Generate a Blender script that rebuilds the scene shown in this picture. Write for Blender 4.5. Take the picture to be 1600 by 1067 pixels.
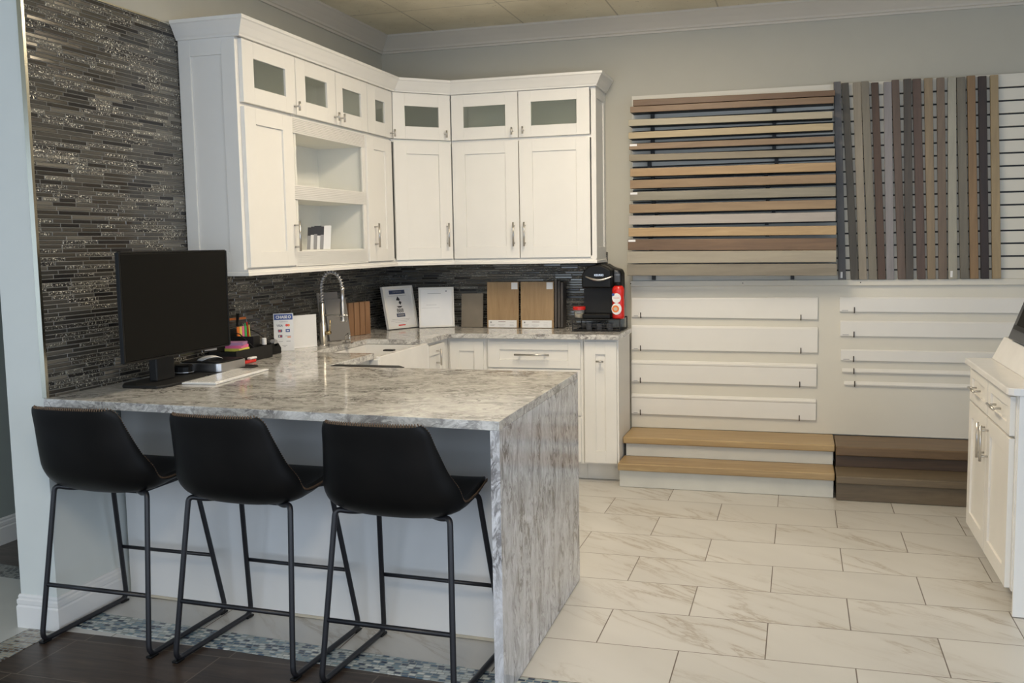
import bpy, bmesh, math, random
from mathutils import Vector, Matrix
random.seed(7)
for o in list(bpy.data.objects): bpy.data.objects.remove(o)
SC = bpy.context.scene
COL = SC.collection
PI = math.pi

# ---------------------------------------------------------------- camera
cd = bpy.data.cameras.new('camera'); cam = bpy.data.objects.new('camera', cd); COL.objects.link(cam)
cd.sensor_width = 36; cd.lens = 1522.1 * 36 / 1600; cd.clip_start = 0.05
def _cam_axes(pitch, yaw, roll):
    ca, sa, cb, sb, cc, s_ = math.cos(pitch), math.sin(pitch), math.cos(yaw), math.sin(yaw), math.cos(roll), math.sin(roll)
    m = Matrix(((cc, -s_, 0), (s_, cc, 0), (0, 0, 1))) @ Matrix(((1, 0, 0), (0, ca, -sa), (0, sa, ca))) @ Matrix(((cb, 0, sb), (0, 1, 0), (-sb, 0, cb)))
    w = lambda r: Vector((r[0], r[2], -r[1]))
    return w(m[0]), -w(m[1]), -w(m[2])
_r, _u, _b = _cam_axes(0.0994699, 0.2875334, -0.0175155)
cam.matrix_world = Matrix(((_r.x, _u.x, _b.x, 0), (_r.y, _u.y, _b.y, 0), (_r.z, _u.z, _b.z, 1.461), (0, 0, 0, 1)))
SC.camera = cam

# ---------------------------------------------------------------- world, light, exposure
SC.view_settings.view_transform = 'Standard'
SC.view_settings.look = 'None'
SC.view_settings.exposure = 0.0
SC.view_settings.gamma = 1.0
wd = bpy.data.worlds.new('sky'); SC.world = wd; wd.use_nodes = True
wd.node_tree.nodes['Background'].inputs[0].default_value = (0.62, 0.78, 1.0, 1)
wd.node_tree.nodes['Background'].inputs[1].default_value = 0.6
def area(name, loc, rot, sx, sy, power, color):
    l = bpy.data.lights.new(name, 'AREA'); l.shape = 'RECTANGLE'; l.size = sx; l.size_y = sy; l.energy = power; l.color = color
    o = bpy.data.objects.new(name, l); o.location = loc; o.rotation_euler = rot; COL.objects.link(o); return o
DAY = area('daylight_through_shopfront', (-0.6, -1.55, 1.35), (math.radians(90), 0, 0), 6.2, 2.3, 92, (0.72, 0.84, 1.0))
DAY2 = area('daylight_through_side_glass', (-6.55, 0.3, 1.35), (math.radians(90), 0, math.radians(-90)), 4.2, 2.3, 34, (0.68, 0.82, 1.0))
DAY3 = area('daylight_through_right_glass', (3.95, 0.15, 1.35), (math.radians(90), 0, math.radians(90)), 2.9, 2.3, 72, (0.68, 0.80, 1.0))
LAMP_POWER = 24.0
LAMP_COLOR = (1.0, 0.84, 0.62)

# ---------------------------------------------------------------- node helpers
class NT:
    def __init__(s, name):
        s.m = bpy.data.materials.new(name); s.m.use_nodes = True
        s.t = s.m.node_tree; s.n = s.t.nodes; s.l = s.t.links
        s.b = s.n['Principled BSDF']
    def new(s, typ, **k):
        x = s.n.new(typ)
        for a, v in k.items(): setattr(x, a, v)
        return x
    def put(s, sock, v):
        if hasattr(v, 'is_output') or hasattr(v, 'links'): s.l.new(v, sock)
        else: sock.default_value = v
    def math(s, op, a, b=0.0, c=0.0):
        x = s.new('ShaderNodeMath', operation=op)
        s.put(x.inputs[0], a); s.put(x.inputs[1], b); s.put(x.inputs[2], c)
        return x.outputs[0]
    def mix(s, f, a, b):
        x = s.new('ShaderNodeMix', data_type='RGBA')
        s.put(x.inputs[0], f); s.put(x.inputs[6], a); s.put(x.inputs[7], b)
        return x.outputs[2]
    def pos(s): return s.new('ShaderNodeNewGeometry').outputs['Position']
    def obj(s): return s.new('ShaderNodeTexCoord').outputs['Object']
    def sep(s, v):
        x = s.new('ShaderNodeSeparateXYZ'); s.l.new(v, x.inputs[0]); return x.outputs
    def comb(s, a, b, c):
        x = s.new('ShaderNodeCombineXYZ'); s.put(x.inputs[0], a); s.put(x.inputs[1], b); s.put(x.inputs[2], c); return x.outputs[0]
    def scale(s, v, sc, loc=(0, 0, 0), rot=(0, 0, 0)):
        x = s.new('ShaderNodeMapping'); s.l.new(v, x.inputs[0]); x.inputs['Scale'].default_value = sc
        x.inputs['Location'].default_value = loc; x.inputs['Rotation'].default_value = rot; return x.outputs[0]
    def noise(s, v, sc=5, det=4, rough=.5, dist=0, typ='FBM'):
        x = s.new('ShaderNodeTexNoise', noise_type=typ)
        s.l.new(v, x.inputs['Vector']); x.inputs['Scale'].default_value = sc; x.inputs['Detail'].default_value = det
        x.inputs['Roughness'].default_value = rough; x.inputs['Distortion'].default_value = dist
        return x.outputs[0]
    def white(s, v):
        x = s.new('ShaderNodeTexWhiteNoise', noise_dimensions='3D'); s.l.new(v, x.inputs['Vector']); return x.outputs['Value'], x.outputs['Color']
    def ramp(s, f, stops, interp='LINEAR'):
        x = s.new('ShaderNodeValToRGB'); s.put(x.inputs[0], f); r = x.color_ramp; r.interpolation = interp
        while len(r.elements) < len(stops): r.elements.new(0.5)
        for e, (p, c) in zip(r.elements, stops):
            e.position = p; e.color = (c[0], c[1], c[2], 1) if hasattr(c, '__len__') else (c, c, c, 1)
        return x.outputs[0]
    def bump(s, h, st=.2, d=.002):
        x = s.new('ShaderNodeBump'); x.inputs['Strength'].default_value = st; x.inputs['Distance'].default_value = d
        s.l.new(h, x.inputs['Height']); s.l.new(x.outputs[0], s.b.inputs['Normal'])
    def set(s, **k):
        names = dict(c='Base Color', r='Roughness', m='Metallic', sp='Specular IOR Level', e='Emission Color', es='Emission Strength', tr='Transmission Weight', coat='Coat Weight', cr='Coat Roughness', ior='IOR', al='Alpha')
        for a, v in k.items():
            if a in ('c', 'e') and isinstance(v, tuple) and len(v) == 3: v = (*v, 1)
            s.put(s.b.inputs[names[a]], v)
        return s.m
def plain(name, c, r=.5, m=0.0, grain=0.03, **k):
    t = NT(name)
    n = t.noise(t.pos(), 9, 3)
    lo = tuple(x * (1 - grain) for x in c); hi = tuple(min(1, x * (1 + grain)) for x in c)
    col = t.ramp(n, [(.3, lo), (.7, hi)])
    return t.set(c=col, r=r, m=m, **k)
def wood(name, c1, c2, axis=0, r=.45, knots=True):
    t = NT(name)
    rnd = t.new('ShaderNodeObjectInfo').outputs['Random']
    off = t.math('MULTIPLY', rnd, 37.0)
    v = t.new('ShaderNodeVectorMath', operation='ADD'); t.l.new(t.pos(), v.inputs[0]); t.l.new(t.comb(off, off, off), v.inputs[1])
    sc = [26, 26, 26]; sc[axis] = 2.2
    v1 = t.scale(v.outputs[0], tuple(sc))
    n1 = t.noise(v1, 1.0, 8, .65, 1.2)
    sc2 = [5, 5, 5]; sc2[axis] = 1.1
    n2 = t.noise(t.scale(v.outputs[0], tuple(sc2)), 1.0, 3, .5, .8)
    f = t.math('MULTIPLY_ADD', n1, .65, t.math('MULTIPLY', n2, .35))
    col = t.ramp(f, [(.36, c2), (.5, tuple((a + b) / 2 for a, b in zip(c1, c2))), (.63, c1)])
    t.bump(n1, .08, .001)
    return t.set(c=col, r=r)
M = {}
M['cab'] = plain('cabinet_paint', (0.80, 0.785, 0.745), .38, grain=.01)
M['cabin'] = plain('cabinet_interior', (0.78, 0.78, 0.73), .5, grain=.01)
M['wall'] = plain('wall_paint', (0.50, 0.485, 0.42), .75, grain=.012)
M['partition'] = plain('partition_paint', (0.68, 0.71, 0.68), .7, grain=.012)
M['hallwall'] = plain('hall_wall_paint', (0.30, 0.33, 0.31), .75, grain=.012)
M['trim'] = plain('trim_paint', (0.76, 0.75, 0.73), .45, grain=.01)
M['crown'] = plain('crown_paint', (0.63, 0.58, 0.50), .5, grain=.01)
M['panel'] = plain('display_panel_paint', (0.71, 0.685, 0.61), .55, grain=.01)
M['steel'] = plain('brushed_nickel', (0.55, 0.53, 0.50), .28, 1.0)
M['chrome'] = plain('polished_chrome', (0.72, 0.72, 0.72), .12, 1.0)
M['brass'] = plain('warm_metal', (0.55, 0.42, 0.22), .25, 1.0)
M['alu'] = plain('aluminium', (0.62, 0.62, 0.63), .3, 1.0)
M['blackplastic'] = plain('black_plastic', (0.005, 0.005, 0.005), .42, sp=.25)
M['mattblack'] = plain('matt_black', (0.008, 0.008, 0.008), .6)
M['screen'] = plain('dark_screen', (0.005, 0.0048, 0.004), .5, sp=.12)
M['bracket'] = plain('black_bracket', (0.01, 0.01, 0.01), .5)
M['stoolmetal'] = plain('black_powder_coat', (0.012, 0.012, 0.015), .4)
M['white'] = plain('white_card', (0.80, 0.80, 0.80), .4)
M['whitegloss'] = plain('white_gloss', (0.80, 0.79, 0.77), .12)
M['red'] = plain('red_plastic', (0.62, 0.022, 0.016), .25)
M['blue'] = plain('blue_print', (0.03, 0.07, 0.28), .4)
M['navy'] = plain('navy_print', (0.05, 0.07, 0.13), .4)
M['ink'] = plain('black_ink', (0.03, 0.03, 0.035), .5)
M['greyink'] = plain('grey_ink', (0.30, 0.30, 0.31), .5)
M['orange'] = plain('orange', (0.80, 0.20, 0.03), .4)
M['yellow'] = plain('yellow', (0.75, 0.68, 0.12), .4)
M['pink'] = plain('pink', (0.80, 0.16, 0.34), .4)
M['green'] = plain('green', (0.05, 0.42, 0.10), .4)
M['purple'] = plain('mauve_paper', (0.42, 0.22, 0.40), .5)
M['cream'] = plain('cream_powder', (0.55, 0.49, 0.38), .6)
M['darkgrey'] = plain('dark_grey_plastic', (0.06, 0.065, 0.075), .4)
M['greytile'] = plain('grey_stone_sample', (0.22, 0.21, 0.20), .15)
M['taupe'] = plain('taupe_sample', (0.20, 0.17, 0.13), .5, grain=.12)
M['kraft'] = wood('kraft_wood_sample', (0.40, 0.27, 0.14), (0.29, 0.185, 0.09), 2, .5)
M['sampleedge'] = wood('dark_wood_sample', (0.12, 0.10, 0.085), (0.04, 0.035, 0.03), 2, .5)
M['blockwood'] = wood('knife_block_wood', (0.38, 0.22, 0.12), (0.25, 0.13, 0.065), 2, .5)
M['steel_edge'] = plain('polished_edge_strip', (0.62, 0.60, 0.50), .25, 1.0)
M['reddish'] = plain('sample_red_edge', (0.2, 0.09, 0.07), .5)

def leather():
    t = NT('black_leather'); n = t.noise(t.obj(), 160, 3)
    n2 = t.noise(t.obj(), 6, 3)
    t.bump(n, .12, .001)
    return t.set(c=t.ramp(n2, [(.3, (.004, .004, .004)), (.7, (.008, .0075, .007))]), r=.45, sp=.22)
M['leather'] = leather()
M['stitch'] = plain('brown_thread', (0.12, 0.078, 0.05), .7)

def glassmat():
    t = NT('frosted_cabinet_glass')
    n = t.noise(t.pos(), 2.2, 2)
    return t.set(c=t.ramp(n, [(.3, (.78, .83, .74)), (.7, (.86, .90, .82))]), r=.06, tr=.9, ior=1.3, sp=.7)
M['glass'] = glassmat()
def clearplastic():
    t = NT('clear_plastic'); return t.set(c=(.9, .88, .82), r=.15, tr=.8, ior=1.1)
M['clear'] = clearplastic()

def quartz(name, sc, seed, dark=0.0, daylight_tint=(1, 1, 1)):
    t = NT(name); p = t.scale(t.pos(), sc, (seed, seed * 2, seed * 3))
    w = t.noise(p, .8, 3, .5)
    wv = t.comb(w, t.noise(t.scale(p, (1, 1, 1), (5, 3, 8)), .8, 3, .5), w)
    add = t.new('ShaderNodeVectorMath', operation='MULTIPLY_ADD'); t.l.new(wv, add.inputs[0]); add.inputs[1].default_value = (2.0, 2.0, 2.0); t.l.new(p, add.inputs[2])
    q = add.outputs[0]
    n = t.noise(q, 1.5, 8, .62, .8)
    v = t.math('ABSOLUTE', t.math('SUBTRACT', n, .5))
    vein = t.ramp(v, [(0, 1.0), (.022, .85), (.04, .3), (.09, 0.0)])
    n3 = t.noise(t.scale(q, (1, 1, 1), (9, 1, 4)), 3.2, 7, .65, .9)
    v3 = t.math('ABSOLUTE', t.math('SUBTRACT', n3, .52))
    fine = t.ramp(v3, [(0, .85), (.025, .45), (.07, 0.0)])
    cloud = t.noise(q, .7, 4, .6)
    patch = t.ramp(cloud, [(.38, 0.15), (.62, 1.0)])
    base = t.ramp(t.noise(q, 2.6, 6, .6, .5), [(.3, (.58 * daylight_tint[0], .57 * daylight_tint[1], .54 * daylight_tint[2])), (.7, (.76 * daylight_tint[0], .75 * daylight_tint[1], .72 * daylight_tint[2]))])
    c = t.mix(t.math('MULTIPLY', vein, patch), base, (.20 - dark, .19 - dark, .19 - dark, 1))
    c = t.mix(t.math('MULTIPLY', fine, t.math('ADD', t.math('MULTIPLY', patch, .6), .25)), c, (.28, .27, .26, 1))
    return t.set(c=c, r=.09, sp=.5)
M['quartz'] = quartz('quartz_worktop', (6.5, 11, 11), 1.0, .04)
M['quartzside'] = quartz('quartz_waterfall', (11, 11, 4.2), 3.0, .10, (1.02, 1.04, 1.12))  # same stone, tinted lavender to hold the cool daylight on this face

def mosaic(name, axis, glint=1.0):
    """thin linear glass strips in rows; axis = horizontal direction of the wall (0: x, 1: y)"""
    t = NT(name); s = t.sep(t.pos()); h = s[axis]; z = s[2]
    RH = .0162
    zr = t.math('DIVIDE', z, RH); row = t.math('FLOOR', zr); fz = t.math('FRACT', zr)
    r1, _ = t.white(t.comb(row, 3.3, 1.7)); r2, _ = t.white(t.comb(row, 9.1, 4.4))
    wdt = t.math('MULTIPLY_ADD', r2, .12, .09)
    u = t.math('DIVIDE', t.math('MULTIPLY_ADD', r1, 3.0, h), wdt); colm = t.math('FLOOR', u); fu = t.math('FRACT', u)
    a, ac = t.white(t.comb(row, colm, .5)); b, _ = t.white(t.comb(colm, row, 7.5))
    c = t.ramp(a, [(0, (.075, .070, .063)), (.16, (.12, .114, .10)), (.34, (.095, .088, .076)), (.50, (.14, .133, .118)), (.66, (.11, .104, .092)), (.82, (.032, .030, .030)), (.93, (.21, .20, .175))], 'CONSTANT')
    eu = t.math('MULTIPLY', t.math('MINIMUM', fu, t.math('SUBTRACT', 1.0, fu)), wdt)
    ez = t.math('MULTIPLY', t.math('MINIMUM', fz, t.math('SUBTRACT', 1.0, fz)), RH)
    e = t.math('MINIMUM', eu, ez)
    joint = t.math('LESS_THAN', e, .0012)
    # crackled glitter strips; their glints are painted in as pale flecks
    gl = t.math('GREATER_THAN', b, .60)
    sparkle = t.noise(t.pos(), 150, 2, .6)
    sp = t.math('MULTIPLY', gl, t.math('GREATER_THAN', sparkle, .60))
    c = t.mix(t.math('MULTIPLY', sp, 1.0 * glint), c, (.92, .90, .78, 1))
    c = t.mix(joint, c, (.26, .25, .22, 1))  # joints lightened so the grout also carries the glint of bevelled edges
    edge = t.ramp(t.math('DIVIDE', e, .0030), [(0, 0.0), (1, 1.0)])
    tilt = t.math('MULTIPLY', t.math('SUBTRACT', fz, .5), t.math('MULTIPLY', t.math('SUBTRACT', b, .5), 1.2))
    hgt = t.math('ADD', t.math('ADD', edge, tilt), t.math('MULTIPLY', t.math('MULTIPLY', gl, sparkle), 1.6))
    t.bump(hgt, .75, .0045)
    rough = t.math('MULTIPLY_ADD', a, .2, .08)
    return t.set(c=c, r=rough, m=t.math('MULTIPLY', t.math('SUBTRACT', 1.0, joint), .55), sp=.9)
M['mosaicY'] = mosaic('linear_glass_mosaic_side', 1)
M['mosaicX'] = mosaic('linear_glass_mosaic_back', 0, .5)

def floor_marble():
    t = NT('marble_floor_tile'); s = t.sep(t.pos())
    ry = t.math('DIVIDE', t.math('SUBTRACT', s[1], 3.052), .3395); row = t.math('FLOOR', ry); fy = t.math('FRACT', ry)
    par = t.math('MODULO', t.math('ADD', row, 100.0), 2.0)
    # every other row slides by half a tile
    rx = t.math('DIVIDE', t.math('ADD', t.math('ADD', s[0], 6.40), t.math('MULTIPLY', par, -.30)), .60)
    colm = t.math('FLOOR', rx); fx = t.math('FRACT', rx)
    ex = t.math('MULTIPLY', t.math('MINIMUM', fx, t.math('SUBTRACT', 1.0, fx)), .60)
    ey = t.math('MULTIPLY', t.math('MINIMUM', fy, t.math('SUBTRACT', 1.0, fy)), .3395)
    e = t.math('MINIMUM', ex, ey)
    j = t.math('LESS_THAN', e, .0021)
    rv, rc = t.white(t.comb(row, colm, 2.0))
    off = t.math('MULTIPLY', rv, 9.0)
    q = t.comb(t.math('ADD', s[0], off), t.math('ADD', s[1], t.math('MULTIPLY', rv, 5.0)), rv)
    qs = t.sep(q)
    qa = t.math('SUBTRACT', t.math('MULTIPLY', qs[0], .80), t.math('MULTIPLY', qs[1], .60)); qb = t.math('ADD', t.math('MULTIPLY', qs[0], .60), t.math('MULTIPLY', qs[1], .80))
    q1 = t.comb(t.math('MULTIPLY', qa, .75), t.math('MULTIPLY', qb, 3.2), rv)
    n = t.noise(q1, 1.5, 7, .62, .35)
    v = t.math('ABSOLUTE', t.math('SUBTRACT', n, .5))
    vein = t.ramp(v, [(0, .95), (.007, .6), (.022, .16), (.07, 0)])
    msk = t.ramp(t.noise(q1, .9, 2), [(.41, 0.0), (.58, 1.0)])
    base = t.ramp(t.noise(q1, .8, 3), [(.3, (.52, .51, .485)), (.7, (.60, .59, .565))])
    c = t.mix(t.math('MULTIPLY', vein, msk), base, (.36, .32, .27, 1))
    c = t.mix(j, c, (.13, .105, .085, 1))
    t.bump(t.math('MINIMUM', t.math('DIVIDE', e, .003), 1.0), .3, .001)
    return t.set(c=c, r=.30, sp=.4)
M['marble'] = floor_marble()
def plank_floor(name, c1, c2, joint, axis=0, pw=.20, pl=.95, jl=.0028, ox=0, oy=0):
    t = NT(name); s = t.sep(t.pos()); A, B = s[axis], s[1 - axis]
    rb = t.math('DIVIDE', t.math('ADD', B, 20 + oy), pw); row = t.math('FLOOR', rb); fb = t.math('FRACT', rb)
    r, _ = t.white(t.comb(row, 1.0, 5.0))
    ra = t.math('DIVIDE', t.math('ADD', t.math('ADD', A, 20 + ox), t.math('MULTIPLY', r, pl)), pl); ca = t.math('FLOOR', ra); fa = t.math('FRACT', ra)
    e = t.math('MINIMUM', t.math('MULTIPLY', t.math('MINIMUM', fb, t.math('SUBTRACT', 1.0, fb)), pw), t.math('MULTIPLY', t.math('MINIMUM', fa, t.math('SUBTRACT', 1.0, fa)), pl))
    j = t.math('LESS_THAN', e, jl)
    rv, _ = t.white(t.comb(row, ca, 3.0))
    off = t.math('MULTIPLY', rv, 11.0)
    q = t.comb(t.math('ADD', A, off), t.math('ADD', B, off), rv)
    n = t.noise(t.scale(q, (2.0, 18, 1)), 1.2, 7, .62, 1.5)
    c = t.ramp(n, [(.33, c2), (.66, c1)])
    c = t.mix(t.math('MULTIPLY', rv, .25), c, (*c2, 1))
    c = t.mix(j, c, (*joint, 1))
    t.bump(n, .1, .001)
    return t.set(c=c, r=.38, sp=.4)
M['darkfloor'] = plank_floor('dark_wood_look_tile', (.085, .058, .042), (.032, .023, .018), (.15, .12, .09), 0, .30, .62, .0022, ox=.15, oy=.16)
M['hallfloor'] = plank_floor('grey_wood_look_tile', (.15, .13, .115), (.07, .06, .055), (.16, .14, .12), 0, .2, .9, .002)
def pebble(name, cols, size=.027):
    t = NT(name); s = t.sep(t.pos())
    rx = t.math('DIVIDE', s[0], size); ry = t.math('DIVIDE', s[1], size * .62)
    row = t.math('FLOOR', ry); r1, _ = t.white(t.comb(row, 2.0, 8.0)); rx = t.math('ADD', rx, r1)
    cx = t.math('FLOOR', rx); fx = t.math('FRACT', rx); fy = t.math('FRACT', ry)
    a, _ = t.white(t.comb(cx, row, 1.0))
    n = len(cols); c = t.ramp(a, [(i / n, cc) for i, cc in enumerate(cols)], 'CONSTANT')
    e = t.math('MINIMUM', t.math('MINIMUM', fx, t.math('SUBTRACT', 1.0, fx)), t.math('MULTIPLY', t.math('MINIMUM', fy, t.math('SUBTRACT', 1.0, fy)), .62))
    j = t.math('LESS_THAN', e, .07)
    c = t.mix(j, c, (.30, .33, .32, 1))
    t.bump(t.math('MINIMUM', t.math('DIVIDE', e, .15), 1.0), .4, .002)
    return t.set(c=c, r=.2)
M['bluepebble'] = pebble('blue_glass_mosaic', [(.50, .55, .56), (.07, .12, .18), (.20, .29, .33), (.66, .68, .64), (.03, .05, .09), (.36, .40, .38), (.10, .17, .23), (.52, .56, .54)])
M['brownpebble'] = pebble('beige_glass_mosaic', [(.34, .29, .22), (.10, .07, .05), (.42, .38, .30), (.20, .15, .11), (.28, .25, .20)])
M['hallpebble'] = pebble('grey_glass_mosaic', [(.17, .17, .16), (.06, .06, .06), (.24, .24, .22), (.10, .10, .10)])
def ceil_tile():
    t = NT('ceiling_tile'); s = t.sep(t.pos())
    n = t.noise(t.pos(), 55, 3); n2 = t.noise(t.pos(), 2.0, 4, .6)
    c = t.ramp(n2, [(.3, (.66, .60, .45)), (.6, (.80, .74, .58))])
    c = t.mix(t.math('GREATER_THAN', n, .70), c, (.50, .45, .34, 1))
    fx = t.math('FRACT', t.math('DIVIDE', t.math('ADD', s[0], 20.62), .61)); fy = t.math('FRACT', t.math('DIVIDE', t.math('ADD', s[1], 20.02), .61))
    e = t.math('MINIMUM', t.math('MINIMUM', fx, t.math('SUBTRACT', 1.0, fx)), t.math('MINIMUM', fy, t.math('SUBTRACT', 1.0, fy)))
    c = t.mix(t.math('LESS_THAN', e, .008), c, (.52, .47, .36, 1))
    t.bump(n, .3, .002)
    return t.set(c=c, r=.9)
M['ceiling'] = ceil_tile()
def emit(name, c, st):
    t = NT(name); return t.set(c=(.8, .8, .8), e=c, es=st, r=.5)
M['diffuser'] = emit('lamp_diffuser', LAMP_COLOR, LAMP_POWER)

# ---------------------------------------------------------------- mesh helpers
class Fr:
    """a right-handed frame: a along u, b along v, c along n"""
    def __init__(s, o=(0, 0, 0), u=(1, 0, 0), v=(0, 1, 0), n=(0, 0, 1)):
        s.o, s.u, s.v, s.n = Vector(o), Vector(u).normalized(), Vector(v).normalized(), Vector(n).normalized()
    def p(s, a, b, c=0.0): return s.o + s.u * a + s.v * b + s.n * c
W = Fr()
def faceX(x): return Fr((x, 0, 0), (0, 1, 0), (0, 0, 1), (1, 0, 0))        # faces +x, a = y, b = z
def faceXn(x): return Fr((x, 0, 0), (0, -1, 0), (0, 0, 1), (-1, 0, 0))     # faces -x, a = -y
def faceY(y): return Fr((0, y, 0), (1, 0, 0), (0, 0, 1), (0, -1, 0))       # faces the camera side, a = x, b = z
class MB:
    def __init__(s): s.v = []; s.f = []
    def add(s, vs, fs):
        k = len(s.v); s.v += [Vector(v) for v in vs]; s.f += [tuple(i + k for i in f) for f in fs]; return s
    def box(s, a0, a1, b0, b1, c0, c1, F=W):
        vs = [F.p(a, b, c) for c in (c0, c1) for b in (b0, b1) for a in (a0, a1)]
        return s.add(vs, [(0, 2, 3, 1), (4, 5, 7, 6), (0, 1, 5, 4), (2, 6, 7, 3), (0, 4, 6, 2), (1, 3, 7, 5)])
    def prism(s, pts, c0, c1, F=W):
        n = len(pts)
        ar = sum(pts[i][0] * pts[(i + 1) % n][1] - pts[(i + 1) % n][0] * pts[i][1] for i in range(n))
        if ar < 0: pts = pts[::-1]
        vs = [F.p(a, b, c0) for a, b in pts] + [F.p(a, b, c1) for a, b in pts]
        fs = [tuple(range(n - 1, -1, -1)), tuple(range(n, 2 * n))] + [(i, (i + 1) % n, (i + 1) % n + n, i + n) for i in range(n)]
        return s.add(vs, fs)
    def tube(s, pts, r, seg=10, close=False):
        pts = [Vector(p) for p in pts]; n = len(pts)
        rr = r if hasattr(r, '__len__') else [r] * n
        up = None; rings = []
        for i, p in enumerate(pts):
            a = pts[(i - 1) % n] if (close or i) else pts[0]; b = pts[(i + 1) % n] if (close or i < n - 1) else pts[-1]
            d = (b - a).normalized()
            if up is None:
                up = d.orthogonal().normalized()
            else:
                up = (up - d * up.dot(d)).normalized()
            w = d.cross(up)
            rings.append([p + (up * math.cos(2 * PI * k / seg) + w * math.sin(2 * PI * k / seg)) * rr[i] for k in range(seg)])
        vs = [v for r_ in rings for v in r_]; fs = []
        m = n if close else n - 1
        for i in range(m):
            for k in range(seg):
                a, b = i * seg + k, i * seg + (k + 1) % seg
                c, d = ((i + 1) % n) * seg + (k + 1) % seg, ((i + 1) % n) * seg + k
                fs.append((a, b, c, d))
        if not close: fs += [tuple(range(seg - 1, -1, -1)), tuple((n - 1) * seg + k for k in range(seg))]
        return s.add(vs, fs)
    def lathe(s, cx, cy, prof, seg=28, z0=0.0, sx=1.0, sy=1.0):
        vs = []; n = len(prof)
        for r, z in prof:
            for k in range(seg): vs.append((cx + r * sx * math.cos(2 * PI * k / seg), cy + r * sy * math.sin(2 * PI * k / seg), z0 + z))
        fs = [(i * seg + k, i * seg + (k + 1) % seg, (i + 1) * seg + (k + 1) % seg, (i + 1) * seg + k) for i in range(n - 1) for k in range(seg)]
        fs += [tuple(range(seg - 1, -1, -1)), tuple((n - 1) * seg + k for k in range(seg))]
        return s.add(vs, fs)
    def sweep(s, path, prof, close=False):
        """path: list of (x, y) ; prof: list of (outward, z); outward is to the right of travel; mitred corners"""
        n = len(path); rings = []
        for i in range(n):
            p = Vector((*path[i], 0))
            d0 = (Vector((*path[i], 0)) - Vector((*path[i - 1], 0))).normalized() if i else None
            d1 = (Vector((*path[i + 1], 0)) - p).normalized() if i < n - 1 else None
            d0 = d0 or d1; d1 = d1 or d0
            n0 = Vector((d0.y, -d0.x, 0)); n1 = Vector((d1.y, -d1.x, 0)); m = (n0 + n1).normalized(); k = 1 / max(.2, m.dot(n0))
            rings.append([p + m * (k * o) + Vector((0, 0, z)) for o, z in prof])
        m = len(prof); vs = [v for r in rings for v in r]
        fs = [(i * m + j, (i + 1) * m + j, (i + 1) * m + (j + 1) % m, i * m + (j + 1) % m) for i in range(n - 1) for j in range(m)]
        fs += [tuple(range(m)), tuple((n - 1) * m + j for j in range(m - 1, -1, -1))]
        return s.add(vs, fs)
    def build(s, name, m, parent=None, bevel=0, smooth=False, segs=2):
        me = bpy.data.meshes.new(name)
        base = WM.get(parent.name if parent else None)
        vs = [base @ v for v in s.v] if base else s.v
        me.from_pydata([tuple(v) for v in vs], [], s.f)
        bm = bmesh.new(); bm.from_mesh(me); bmesh.ops.recalc_face_normals(bm, faces=bm.faces); bm.to_mesh(me); bm.free()
        o = bpy.data.objects.new(name, me); COL.objects.link(o); me.materials.append(M[m] if isinstance(m, str) else m)
        if parent: o.parent = parent; WM[o.name] = base if base else Matrix.Identity(4)
        if smooth:
            for p in me.polygons: p.use_smooth = True
        if bevel:
            b = o.modifiers.new('bevel', 'BEVEL'); b.width = bevel; b.segments = segs; b.limit_method = 'ANGLE'; b.angle_limit = math.radians(40)
        return o
WM = {}      # object name -> matrix that takes world points into its root's space
def tag(o, label, cat, group=None):
    o['label'] = label; o['category'] = cat
    if group: o['group'] = group
    return o
def thing(name, label, cat, loc, group=None):
    o = bpy.data.objects.new(name, None); COL.objects.link(o); o.location = loc; o.empty_display_size = .1
    WM[o.name] = Matrix.Translation(-Vector(loc))
    return tag(o, label, cat, group)
def struct(name, mb, m, **k):
    o = mb.build(name, m, **k); o['kind'] = 'structure'; return o
def text(s, size, F, a, b, c, m, parent, name='lettering', align='CENTER', bold=0.0):
    cu = bpy.data.curves.new('t', 'FONT'); cu.body = s; cu.size = size; cu.align_x = align; cu.extrude = .0004; cu.offset = bold
    ob = bpy.data.objects.new('t', cu); COL.objects.link(ob)
    bpy.context.view_layer.update()
    me = bpy.data.meshes.new_from_object(ob)
    mb = MB(); mb.add([F.p(a + v.co.x, b + v.co.y, c + v.co.z) for v in me.vertices], [tuple(p.vertices) for p in me.polygons])
    bpy.data.objects.remove(ob); bpy.data.curves.remove(cu); bpy.data.meshes.remove(me)
    return mb.build(name, m, parent)
def copy_thing(root, loc, label, rotz=0.0):
    r = root.copy(); COL.objects.link(r); r.location = loc; r.rotation_euler = (0, 0, rotz); r['label'] = label
    for ch in list(root.children):
        c = ch.copy(); COL.objects.link(c); c.parent = r
        for g in list(ch.children):
            d = g.copy(); COL.objects.link(d); d.parent = c
    return r

# ---------------------------------------------------------------- the room
XW, YW, ZC = -2.74, 6.25, 2.865
PX = -2.91                                  # hall side of the partition
struct('floor', MB().box(-2.74, 4.0, 3.0, YW + .2, -.06, 0.0), 'marble')
struct('floor', MB().box(-2.74, 4.0, -1.6, 3.0, -.06, 0.0), 'darkfloor')
struct('floor', MB().box(-6.6, -2.74, -1.6, YW + .2, -.06, -.001), 'hallfloor')
struct('trim_1', MB().prism([(-2.74, 3.045), (-0.9, 2.93), (4, 2.93), (4, 3.055), (-.9, 3.045), (-1.1, 3.07), (-2.74, 3.195)], -.01, .002), 'bluepebble')
struct('trim_2', MB().box(-2.87, -2.74, .5, 3.06, -.01, .002), 'brownpebble')
struct('trim_3', MB().prism([(-6.5, 2.75), (-2.87, 2.75), (-2.87, 3.40), (-3.9, 3.50), (-6.5, 3.5)], -.01, .0015), plain('pale_hall_tile', (.52, .52, .49), .4))
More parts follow.
